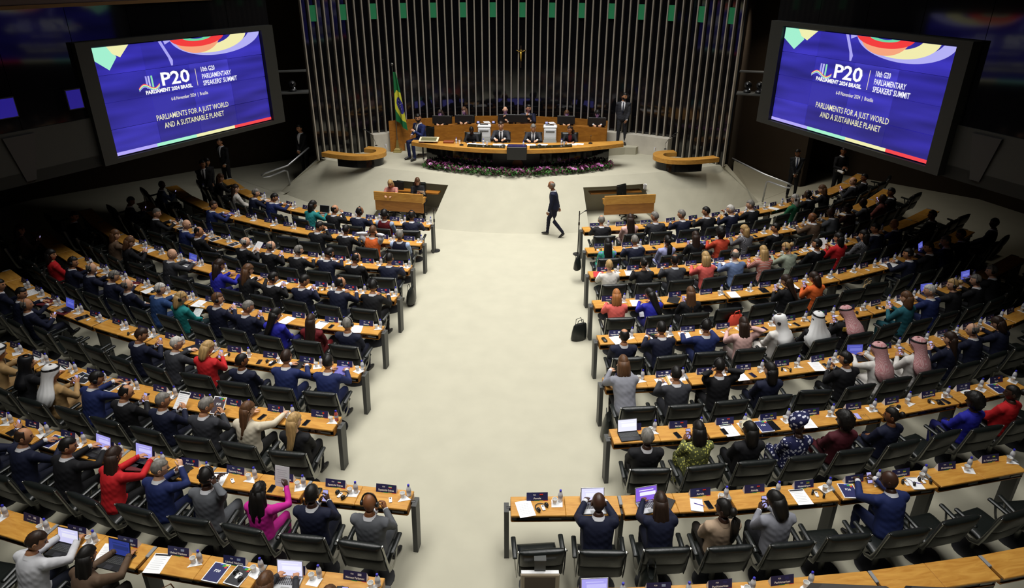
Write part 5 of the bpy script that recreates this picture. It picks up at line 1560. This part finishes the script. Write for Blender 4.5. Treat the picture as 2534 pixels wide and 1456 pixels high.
for i in range(150):
    x = rr.uniform(-3.2, 2.85); y = ff(x) - .02; j = rr.choice((0, 0, 1, 2, 2))
    o = put('flower', blooms[rr.random() < .45], FLM[j], None, Matrix.Translation((x, y, ZP + rr.uniform(.14, .22))) @ Euler((rr.uniform(.2, .9), rr.uniform(-.4, .4), rr.uniform(0, 6))).to_matrix().to_4x4())
    tag(o, ('pink', 'pale pink', 'plum')[j] + ' flower in the leafy bed before the presiding table', 'flower', ('pink', 'pale pink', 'plum')[j] + ' flowers in the bed')

# secretaries' bench: three panels, worktops, and the tall curved screen behind
def sf(x): return 23.72 - .052 * (x + .2) ** 2
ben = tag(empty('secretaries_bench', (-.2, 23.7, ZP)), 'curved wooden bench with three front panels behind the presiding table', 'bench')
Lb = Matrix.Translation((.2, -23.7, -ZP))
for a, b in ((-3.05, -1.6), (-1.18, .62), (1.08, 2.72)):
    MB().strip(arc_pts(a, b, sf, 8), arc_pts(a, b, lambda x: sf(x) + .04, 8), ZP, ZP + 1.08).build('front_panel', WOODD, ben, M=Lb)
    MB().strip(arc_pts(a, b, lambda x: sf(x) + .04, 8), arc_pts(a, b, lambda x: sf(x) + .5, 8), ZP + .98, ZP + 1.02).build('worktop', WOODD, ben, M=Lb)
def rf(x): return 25.12 - .062 * (x + .4) ** 2
scrn = tag(empty('curved_wood_screen', (-.2, 24.6, ZP)), 'tall curved wooden screen wall behind the secretaries', 'partition')
Ls = Matrix.Translation((.2, -24.6, -ZP))
xs = [-4.75, -3.6, -2.3, -1.0, .3, 1.6, 2.85]
for a, b in zip(xs, xs[1:]):
    MB().strip(arc_pts(a + .003, b - .003, rf, 5), arc_pts(a + .003, b - .003, lambda x: rf(x) + .05, 5), ZP, ZP + 1.08).build('panel', WOODD, scrn, M=Ls)

# rounded tribunes at both sides: wooden rail curving back on a black plinth
def tribune(s, label):
    pts = [(-6.62, 21.95 + .15), (-6.1, 21.72 + .15), (-5.5, 21.55 + .15), (-5.05, 21.58 + .15), (-4.72, 21.78 + .15), (-4.55, 22.1 + .15), (-4.6, 22.5 + .15), (-4.85, 22.78 + .15), (-5.3, 22.9 + .15)]
    if s > 0: pts = [(-x - .38 + .05, y + .12) for x, y in pts]
    P = [Vector((x, y)) for x, y in pts]
    # refine
    Q = []
    for i in range(len(P) - 1):
        p0, p1, p2, p3 = P[max(i - 1, 0)], P[i], P[i + 1], P[min(i + 2, len(P) - 1)]
        for t in (0, .25, .5, .75):
            Q.append(.5 * ((2 * p1) + (p2 - p0) * t + (2 * p0 - 5 * p1 + 4 * p2 - p3) * t * t + (3 * p1 - p0 - 3 * p2 + p3) * t ** 3))
    Q.append(P[-1])
    def off(d):
        out = []
        for i, p in enumerate(Q):
            t = (Q[min(i + 1, len(Q) - 1)] - Q[max(i - 1, 0)]).normalized()
            nrm = Vector((-t.y, t.x)) * (1 if s < 0 else -1)
            out.append((p.x + nrm.x * d, p.y + nrm.y * d))
        return out
    r = tag(empty('tribune_rail', (Q[12].x, Q[12].y, ZP)), label, 'rail')
    I = Matrix.Translation((-Q[12].x, -Q[12].y, -ZP))
    A, B = off(0), off(.33)
    MB().strip(A, B, ZP + .27, ZP + .41).build('rail_top', WOOD, r, M=I)
    C_, D_ = off(.10), off(.26)
    MB().strip(C_[4:-8], D_[4:-8], ZP, ZP + .27).build('plinth', BLACKGL2, r, M=I)
    # microphone and glass on the returning end
    e = Q[-3]
    m = tag(empty('gooseneck_microphone', fr(e.x + (.05 if s < 0 else -.05), e.y + .12, ZP + .41, 0)), 'black gooseneck microphone on the ' + ('left' if s < 0 else 'right') + ' tribune rail', 'microphone')
    MB().lathe([(.045, 0), (.045, .02), (.02, .03)], 12).build('foot', PLAST, m)
    MB().tube([(0, 0, .02), (s * -.02, .0, .18), (s * .12, 0, .40), (s * .26, 0, .52)] if s > 0 else [(0, 0, .02), (-.04, 0, .18), (-.16, 0, .40), (-.30, 0, .52)], .007, 6).build('stem', PLAST, m)
    MB().tube([(s * .26, 0, .52), (s * .36, 0, .565)] if s > 0 else [(-.30, 0, .52), (-.40, 0, .565)], [.016, .018], 8).build('capsule', PLAST, m)
    g = MB().lathe([(.028, 0), (.034, .10), (.031, .10), (.026, .006)], 12).build('glass', BOTTLE, None, 40, M=fr(e.x + (.42 if s < 0 else -.42), e.y - .05, ZP + .41, 0)); tag(g, 'clear drinking glass on the ' + ('left' if s < 0 else 'right') + ' tribune rail', 'glass')
tribune(-1, 'low curved wooden tribune rail on a black plinth, left side of the stage')
tribune(1, 'low curved wooden tribune rail on a black plinth, right side of the stage')

# stenographers' desks in front of the cut-outs
def steno(x, y, an, label, s):
    r = tag(empty('stenographer_desk', fr(x, y, 0, an)), label, 'desk')
    MB().box((0, 0, .80), (1.58, .05, .27), bev=.006).build('front_upper', WOOD, r)
    MB().box((0, .02, .50), (1.54, .05, .32)).build('front_lower', WOODD, r)
    MB().box((0, .18, .74), (1.54, .34, .03)).build('worktop', WOODD, r)
    MB().box((s * .76, .10, .72), (.03, .26, .16)).build('side_panel', WOOD, r)
    MB().box((.1, .18, .36), (.16, .22, .72)).build('leg', LEGM, r)
    MB().box((.1, .18, .02), (.3, .4, .03)).build('foot_plate', PLAST, r)
steno(-3.70, 20.02, -.16, 'wooden stenographer desk in front of the left stage cut-out, two people behind it', 1)
steno(3.30, 20.22, .18, 'wooden stenographer desk in front of the right stage cut-out, unattended', -1)
for sgn, (x, y, an) in ((-1, (-3.4, 21.02, -.16)), (1, (2.95, 21.35, .2))):
    o = MB().box((0, 0, .70), (1.66, .30, .04)).build('wall_shelf', WOODD, None, M=fr(x, y - .02, 0, an)); tag(o, 'wooden shelf against the back of the ' + ('left' if sgn < 0 else 'right') + ' stage cut-out', 'shelf')
o = tag(empty('wall_phone', fr(3.86, 21.2, .92, .2)), 'white telephone fixed inside the right stage cut-out', 'telephone')
MB().box((0, 0, 0), (.10, .06, .16), bev=.012).build('body', WHITEP, o); MB().tube([(-.03, -.045, .09), (-.03, -.06, .0), (-.03, -.045, -.09)], [.02, .013, .02], 8).build('handset', GREYP, o)
def office_chair(M, label, h=.5):
    t = tag(empty('office_chair', M), label, 'chair')
    put('seat', seat_me, PLAST, t, Matrix.Translation((0, 0, .45)) @ Matrix.Rotation(PI / 2, 4, 'X'))
    MB().box((0, -.25, .78), (.42, .07, h), bev=.03).build('backrest', LEATHER, t, 40, M=Matrix.Rotation(.12, 4, 'X'))
    MB().tube([(0, -.05, .42), (0, -.26, .46), (0, -.30, .75)], .02, 8).build('back_bar', PLAST, t)
    MB().lathe([(.03, .08), (.03, .42)], 10).build('column', PLAST, t)
    for k in range(5):
        a = 2 * PI * k / 5
        MB().tube([(0, 0, .10), (.28 * math.cos(a), .28 * math.sin(a), .06)], [.022, .014], 6).build('leg', PLAST, t)
        MB().lathe([(.025, -.012), (.028, 0), (.025, .012)], 10, M=Matrix.Translation((.28 * math.cos(a), .28 * math.sin(a), .028)) @ Matrix.Rotation(PI / 2, 4, 'Y')).build('caster', PLAST, t)
office_chair(fr(3.35, 20.85, 0, PI + .7), 'vacant dark office chair behind the right stenographer desk')
office_chair(fr(-3.95, 20.72, 0, PI), 'dark office chair of the stenographer in stripes')
office_chair(fr(-3.22, 20.62, 0, PI), 'dark office chair of the stenographer in black jacket')

# people on and around the stage
def chair_at(x, y, z, an, who):
    make_chair(fr(x, y, z, an), 'black leather chair on the stage, ' + who, 'chairs on the stage')
F_ = PI
for (x, y, z, an, pose, turn, hs, hc, sk, gar, ext, size, who) in (
    (-1.70, 22.62, ZP, F_, 'D', '0d', 's', 'k', 4, 'blk', 'w', .95, 'first seat from the left at the presiding table'),
    (-.75, 22.72, ZP, F_, 'D', '0', 's', 'd', 1, 'cha', 't', 1.03, 'left of the lectern at the presiding table'),
    (.30, 22.76, ZP, F_, 'D', '0d', 's', 'g', 1, 'cha', 't', 1.0, 'right of the lectern at the presiding table'),
    (1.50, 22.80, ZP, F_, 'D', 'r', 'p', 'd', 2, 'blk', 'wgo:mar', .95, 'rightmost at the presiding table'),
    (-2.88, 24.05, ZP, F_, 'T', 'rd', 'l', 'd', 1, 'blk', 'w', .95, 'first seat of the secretaries bench'),
    (-2.10, 24.25, ZP, F_, 'T', 'r', 'm', 'n', 1, 'cha', 'w', .98, 'second seat of the secretaries bench'),
    (-.72, 24.42, ZP, F_, 'O', '0d', 'b', 'k', 1, 'blk', 'g', 1.0, 'third seat of the secretaries bench'),
    (.06, 24.45, ZP, F_, 'O', 'l', 's', 'k', 2, 'nav', 't', 1.05, 'fourth at the secretaries bench, drinking'),
    (1.40, 24.30, ZP, F_, 'T', '0d', 'm', 'n', 1, 'blk', 'w', .96, 'fifth seat of the secretaries bench'),
    (2.43, 24.12, ZP, F_, 'T', '0d', 'c', 'k', 1, 'nav', 'o', .98, 'sixth seat of the secretaries bench')):
    up = ZR - ZP if y > 23.5 else .0
    chair_at(x, y + .02, z + up, an, who.replace(', drinking', ''))
    person(fr(x, y, z + up, an), pose, turn, hs, hc, sk, gar, ext, who, size)
person(fr(-3.5, 23.25, ZP, F_ - .7), 'V', 'l', 's', 'k', 2, 'nvb', 'tb', 'perched at the secretaries bench end', 1.1)
office_chair(fr(-3.48, 23.3, ZP, F_ - .7), 'office chair at the left end of the secretaries bench')
person(fr(3.36, 24.55, ZR, F_ - .15), 'G', 'Q'[0:1] if False else 'l', 's', 'k', 2, 'cha', 'tb', 'standing with clasped hands by the fins', 1.02)
person(fr(1.02, 19.08, 0, PI / 2 - .1), 'W', '0', 'r', 'g', 3, 'nav', '', 'walking across the aisle before the stage', .94)
person(fr(-4.02, 20.62, 0, F_), 'T', '0d', 'm', 'y', 1, 'str', 'wg', 'left of the two stenographers', .93)
person(fr(-3.22, 20.62, 0, F_ + .3), 'P', '0d', 'l', 'n', 1, 'blk', 'wg', 'right stenographer holding a sheet', .96)
paper(Matrix.Translation((-3.05, 20.32, .86)) @ Matrix.Rotation(F_, 4, 'Z') @ Matrix.Rotation(.7, 4, 'X'), 'white sheet held by the right stenographer')
person(fr(9.12, 23.3, 0, F_ - .2), 'C', 'rd', 's', 'k', 3, 'blk', 't', 'by the right handrail with a phone', .98)
phone(Matrix.Translation((9.09, 23.03, .93)) @ Matrix.Rotation(F_, 4, 'Z') @ Matrix.Rotation(.6, 4, 'X'), 'phone held by the person standing at the right handrail')
person(fr(10.6, 23.4, 0, F_ + .3), 'S', 'r', 's', 'k', 3, 'blk', '', 'photographing beyond the right handrail', .98)
o = tag(empty('photo_camera', fr(10.42, 23.12, 1.02, F_ + .5)), 'white-lensed camera held by the photographer on the right', 'camera')
MB().box((0, 0, 0), (.14, .07, .10), bev=.012).build('body', PLAST, o); MB().tube([(0, .03, 0), (0, .12, 0), (0, .26, -.02)], [.035, .04, .045], 12).build('lens', WHITEP, o)
person(fr(-9.9, 20.55, 0, F_ + .35), 'C', 'l', 's', 'k', 2, 'blk', 't', 'standing among the far left desks', .98)
bottle(Matrix.Translation((-9.83, 20.22, .86)), 'small water bottle held by the person standing among the desks')
person(fr(-10.05, 21.1, 0, F_ + .8), 'C', 'l', 'm', 'k', 2, 'blk', 'w', 'standing behind another at far left', .93)
person(fr(-10.5, 23.3, 0, F_ - .4), 'G', '0', 's', 'k', 2, 'blk', 't', 'in shadow under the left screen', 1.0)
person(fr(-7.75, 23.6, .42, F_ - .5), 'C', '0', 's', 'k', 2, 'blk', 'o', 'in shadow beside the leftmost fins', 1.0)

# small things on the presiding table and the bench
ZT = ZP + .80
def on_table(x, d): return fr(x, TF(x) + d, ZT, F_)
for (x, d, lab) in ((-1.65, .62, 'papers at the first seat of the presiding table'), (-1.35, .58, 'second sheaf at the first seat of the presiding table'), (-.82, .66, 'papers left of the lectern on the presiding table'), (-.55, .62, 'second sheaf left of the lectern on the presiding table'), (.25, .66, 'papers right of the lectern on the presiding table'), (.62, .66, 'second sheaf right of the lectern on the presiding table'), (1.55, .52, 'papers at the last seat of the presiding table'), (1.78, .52, 'second sheaf at the last seat of the presiding table')):
    paper(on_table(x, d) @ Matrix.Rotation(rr.uniform(-.3, .3) + PI / 2, 4, 'Z'), 'white ' + lab)
for (x, d, w) in ((-2.15, .52, 'near the first seat'), (-1.27, .60, 'between the first two seats'), (.02, .42, 'right beside the lectern'), (1.22, .58, 'near the last seat')):
    bottle(on_table(x, d), 'blue-capped water bottle on the presiding table, ' + w)
for (x, d, w) in ((-2.05, .55, 'near the first seat'), (-1.15, .60, 'between the first two seats'), (1.30, .52, 'near the last seat')):
    g = MB().lathe([(.028, 0), (.034, .10), (.031, .10), (.026, .006)], 12).build('glass', BOTTLE, None, 40, M=on_table(x, d)); tag(g, 'clear glass on the presiding table, ' + w, 'glass')
for (x, d, w) in ((-1.95, .30, 'toward its left end'), (-.62, .52, 'left of the lectern'), (.52, .52, 'right of the lectern'), (2.15, .45, 'toward its right end')):
    m = tag(empty('table_microphone', on_table(x, d)), 'black table microphone on the presiding table, ' + w, 'microphone')
    MB().lathe([(.07, 0), (.06, .03), (.02, .04)], 14).build('foot', PLAST, m, 40); MB().tube([(0, 0, .03), (0, .02, .16), (0, .06, .24)], .006, 6).build('stem', PLAST, m); MB().tube([(0, .06, .24), (0, .085, .28)], .011, 8).build('capsule', PLAST, m)
o = tag(empty('sloped_signboard', on_table(-3.05, .32)), 'small sloping signboard with pale frame at the left end of the presiding table', 'signboard')
MB().box((0, 0, .09), (.62, .36, .015)).build('board', CREAMP, o, M=Matrix.Rotation(-.18, 4, 'X')); MB().box((0, 0, .10), (.5, .26, .012)).build('cover', mat('dim_cover', hexc('6e6a48'), .4), o, M=Matrix.Rotation(-.18, 4, 'X')); MB().box((0, 0, .04), (.3, .2, .08), taper=.7).build('stand', PLAST, o)
o = MB().box((0, 0, .03), (.34, .2, .06), bev=.01).build('leather_box', mat('tan_leather', hexc('8a4420'), .5), None, M=on_table(-2.4, .5)); tag(o, 'orange-brown leather box near the left end of the presiding table', 'box')
for i, (x, w) in enumerate(((-2.85, .62), (-2.1, .62), (-.35, 1.15), (1.38, .6), (2.42, .6))):
    y = sf(x) + .26
    m = tag(empty('desk_monitor', fr(x, y, ZP + 1.02, 0)), 'black computer monitor seen from behind, ' + ORD[i] + ' along the secretaries bench', 'monitor', 'monitors on the bench')
    MB().box((0, 0, .20), (w, .035, .27), bev=.008).build('case', PLAST, m)
    MB().box((0, .0185, .20), (w - .03, .002, .24)).build('screen', screen_mat('7a78e6', 1.6), m)
    MB().box((0, .03, .05), (.06, .03, .1)).build('neck', PLAST, m); MB().box((0, .03, .005), (.22, .16, .01)).build('foot', PLAST, m)
def printer(x, y, z, lab):
    p = tag(empty('printer', fr(x, y, z, F_)), lab, 'printer')
    MB().box((0, 0, .16), (.42, .4, .32), bev=.02).build('body', WHITEP, p); MB().box((0, 0, .36), (.46, .38, .07), bev=.02).build('scanner_lid', WHITEP, p); MB().box((0, .15, .24), (.3, .14, .02)).build('output_tray', GREYP, p); MB().box((.02, -.02, .402), (.28, .1, .015)).build('control_panel', PLAST, p)
for x, w in ((-1.39, 'left'), (.85, 'right')):
    o = MB().box((0, 0, .33), (.42, .4, .66), bev=.01).build('printer_stand', mat('pale_plastic', hexc('c9c9c4'), .5), None, M=fr(x, sf(x) + .06, ZP, F_)); tag(o, 'pale cabinet carrying the ' + w + ' printer on the stage', 'cabinet')
    printer(x, sf(x) + .06, ZP + .66, 'white printer in the ' + w + ' gap of the secretaries bench')
    paper(fr(x + .05, sf(x) + .35, ZP + 1.08, .3), 'stack of white paper beside the ' + w + ' printer')
for x, w in ((-1.62, 'left'), (-1.1, 'middle'), (.72, 'right')):
    t = tag(empty('desk_telephone', fr(x, sf(x) + .28, ZP + 1.02, 0)), 'dark desk telephone with lit display, ' + w + ' one on the secretaries bench', 'telephone')
    MB().box((0, 0, .05), (.16, .14, .10), taper=.7).build('body', PLAST, t); MB().box((0, -.06, .09), (.08, .006, .06)).build('display', screen_mat('c8c8ff', .9), t)

# crucifix on the wall
o = tag(empty('crucifix', (-.24, wall_pt(0, .14)[1], 4.32)), 'dark crucifix with gilt figure on the middle of the fin wall', 'crucifix')
MB().box((0, 0, -.05), (.035, .03, .74)).build('upright', mat('dark_wood', hexc('2a1a10'), .5), o); MB().box((0, 0, .16), (.34, .03, .035)).build('crossbar', mat('dark_wood'), o)
fg = MB(); fg.tube([(0, -.03, .12), (0, -.035, .02), (0, -.03, -.06), (.01, -.035, -.2)], [(.03, .02), (.035, .022), (.03, .02), (.014, .012)], 8)
for e in (-1, 1): fg.tube([(e * .02, -.03, .11), (e * .09, -.03, .14), (e * .15, -.025, .165)], [.014, .011, .009], 6)
fg.ball((0.008, -.045, .165), (.022, .022, .028), 8, 6); fg.build('figure', GOLD, o, 180)

# flag on its pole
fx, fy = -4.5, 24.0
o = tag(empty('flag_on_pole', (fx, fy, ZP)), 'Brazilian flag hanging in folds from a pole on a brass foot, left of the table', 'flag')
MB().lathe([(.20, 0), (.20, .04), (.16, .06), (.16, .10), (.09, .14), (.03, .42), (.02, .42)], 4, M=Matrix.Rotation(PI / 4, 4, 'Z')).build('foot', BRASS, o)
MB().tube([(0, 0, .3), (0, 0, 2.9)], .016, 8).build('pole', CHROME, o); MB().ball((0, 0, 2.96), .05, 12, 8).build('finial', CHROME, o, 180)
def flag_grid(f, name, m, d=0.):
    mb = MB(); vs = []; nx, nz = 36, 64
    for j in range(nz + 1):
        for i in range(nx + 1):
            u, v = i / nx, j / nz
            wd_ = .10 + .26 * v ** .8
            x = .01 + u * wd_ + .02 * v
            y = -.03 - .05 * math.sin(u * 9 + v * 2) * (.3 + v) - d
            z = 2.72 - v * (1.62 + .36 * u)
            vs.append((x, y, z))
    fs = []
    for j in range(nz):
        for i in range(nx):
            if f((i + .5) / nx, (j + .5) / nz): fs.append((j * (nx + 1) + i, j * (nx + 1) + i + 1, (j + 1) * (nx + 1) + i + 1, (j + 1) * (nx + 1) + i))
    use = sorted(set(i for q in fs for i in q)); ix = {v: k for k, v in enumerate(use)}
    mb.add([vs[i] for i in use], [tuple(ix[i] for i in q) for q in fs]); return mb.build(name, m, o, 180)
def lozenge(u, v): return abs(v - .60) / .26 + max(0, .35 - u) * 1.2 < 1
def globe(u, v): return ((u - .62) / .42) ** 2 + ((v - .60) / .145) ** 2 < 1
flag_grid(lambda u, v: not lozenge(u, v), 'green_field', mat('flag_green', hexc('0f6a38'), .7)); flag_grid(lambda u, v: lozenge(u, v) and not globe(u, v), 'yellow_lozenge', mat('flag_yellow', hexc('cdcb3c'), .7)); flag_grid(globe, 'blue_globe', mat('flag_blue', hexc('26247e'), .7))
for k in range(14):
    u, v = rr.uniform(.40, .85), rr.uniform(.50, .70)
    wd_ = .10 + .26 * v ** .8
    MB().ball((.01 + u * wd_ + .02 * v, -.04 - .05 * math.sin(u * 9 + v * 2) * (.3 + v), 2.72 - v * (1.62 + .36 * u)), (.007, .004, .007), 6, 4).build('star', WHITEP, o)

# microphone stands and bags at the aisle, and the first right chair with a display on its back
def mic_stand(x, y, lab):
    o = tag(empty('microphone_stand', (x, y, 0)), lab, 'microphone stand')
    MB().lathe([(.13, 0), (.13, .02), (.03, .035)], 16).build('foot', PLAST, o); MB().tube([(0, 0, .03), (0, 0, 1.25)], .014, 8).build('pole', PLAST, o); MB().tube([(0, 0, .85), (0, 0, .93)], .024, 8).build('clutch', PLAST, o)
    MB().tube([(-.02, -.02, 1.14), (.12, -.18, 1.30)], .008, 6).build('boom', PLAST, o); MB().tube([(.12, -.18, 1.30), (.16, -.23, 1.34)], [.014, .02], 8).build('capsule', PLAST, o)
mic_stand(-2.25, 17.72, 'black microphone stand at the aisle end of the first left row')
mic_stand(1.68, 17.7, 'black microphone stand at the aisle end of the first right row')
def bag(x, y, z, an, sc_, lab, m=None):
    m = m or LEATHER
    o = tag(empty('bag', fr(x, y, z, an)), lab, 'bag')
    MB().loft([[(.16 * a * sc_ * math.cos(q) + l, .09 * b * sc_ * math.sin(q), h * sc_) for q in [2 * PI * i / 14 for i in range(14)]] for h, a, b, l in ((0, .9, 1, 0), (.03, 1.05, 1.1, 0), (.18, 1.0, .95, .01), (.30, .9, .6, .02), (.33, .75, .35, .02))]).build('body', m, o, 50)
    for e in (-1, 1):
        MB().tube([(-.07 * sc_, e * .03, .29 * sc_), (-.05 * sc_, e * .045, .42 * sc_), (.05 * sc_, e * .045, .44 * sc_), (.09 * sc_, e * .03, .29 * sc_)], .008, 6).build('handle', m, o)
bag(1.60, 15.95, .32, 1.3, .95, 'black handbag hanging at the aisle end of the second right row')
bag(1.55, 12.92, 0, .5, 1.1, 'black tote bag on the floor at the aisle end of the fourth right row')
bag(1.92, 9.55, 0, 1.5, 1.25, 'black backpack slumped on the floor at the aisle end of the sixth right row')
bag(-2.30, 14.35, .05, 1.4, 1.05, 'dark handbag leaning on the desk leg at the third left row')
bag(4.65, 12.62, .50, .4, 1.0, 'bright orange-red bag on the chair, fourth seat of the fourth right row', mat('bag_red', hexc('e8503a'), .6))
bag(2.16, 6.15, .18, 1.5, 1.35, 'black bag on the floor between the first seated persons of the eighth right row')
M = seat_frame('R8', 0, -.42) 
o = tag(empty('hanging_display', M @ Matrix.Translation((0.0, -.40, .93))), 'beige flat display hanging from the back of the empty corner chair', 'monitor')
MB().box((0, .04, -.02), (.14, .16, .02)).box((0, -.03, -.10), (.13, .025, .17)).build('hook', DARKG, o)
MB().box((0, -.07, -.31), (.46, .04, .26), bev=.012).build('casing', mat('beige_plastic', hexc('a89a86'), .45), o); MB().box((0, -.092, -.31), (.36, .004, .18)).build('screen', mat('off_screen', hexc('4f4036'), .3), o); MB().box((0, -.05, -.19), (.44, .05, .03)).build('light_bar', WHITEP, o)
# open folded card tent standing tall at a far left desk
tag(MB().box((0, 0, .14), (.12, .015, .28)).build('upright_card', CREAMP, None, M=seat_frame('L3', 13, .15, DH, .1)), 'tall cream card leaning upright at the far end of the third left row', 'card')
tag(MB().loft([[(0, 0, 0), (.3, -.05, 0), (.14, .26, 0)], [(0, 0, .004), (.3, -.05, .004), (.14, .26, .004)]]).build('napkin', PAPER, None, M=fr(8.0, 7.55, .002, .4)), 'white paper triangle lying on the carpet behind the seventh right row', 'napkin')

# the photographer's own gallery: a rail top and a grey box lie just below the lens
tag(MB().box((0, 0, 0), (1.02, .16, .10), bev=.01).build('gallery_rail', mat('rail_dark', (.03, .03, .032), .6), None, M=fr(2.30, 1.32, 5.635, .0)), 'dark rail of the near gallery crossing the lower right corner', 'rail')
tag(MB().box((0, 0, 0), (.24, .20, .18), bev=.02).build('equipment_box', mat('box_grey', hexc('5d5854'), .7), None, M=fr(1.65, 1.30, 5.60, .0)), 'grey equipment box on the near gallery rail, bottom of the view', 'box')

M = seat_frame('R7', 2, .16, DH) @ Matrix.Translation((.30, 0, 0))
o = tag(empty('soft_bag', M @ Matrix.Rotation(-.5, 4, 'Z')), 'cream quilted bag lying on the desk at the third seat of the seventh right row', 'bag')
MB().loft([[(.075 * k * math.cos(q), y, .05 + .05 * k * math.sin(q)) for q in [2 * PI * i / 14 for i in range(14)]] for y, k in ((-.17, .55), (-.14, .95), (-.05, 1.08), (.05, 1.05), (.13, .95), (.16, .5))]).build('body', mat('cream_cloth', hexc('c9c0a2'), .8, bump=(50, .3)), o, 180)
MB().tube([(.04, -.16, .04), (.07, -.22, .02), (.05, -.26, .006), (.09, -.20, .006)], .006, 6).build('strap', mat('cream_cloth'), o)
p = seat_frame('R4', 8, -.42).translation
bag(p.x, p.y + .02, .50, .6, .9, 'flat brown paper bag on the empty chair, ninth seat of the fourth right row', mat('kraft_paper', hexc('a88f62'), .8))
p = seat_frame('L9', 3, -.32).translation
bag(p.x + .25, p.y, .40, .6, 1.2, 'brown leather bag beside the fourth seat of the ninth left row', mat('brown_leather', hexc('5a3a22'), .5))
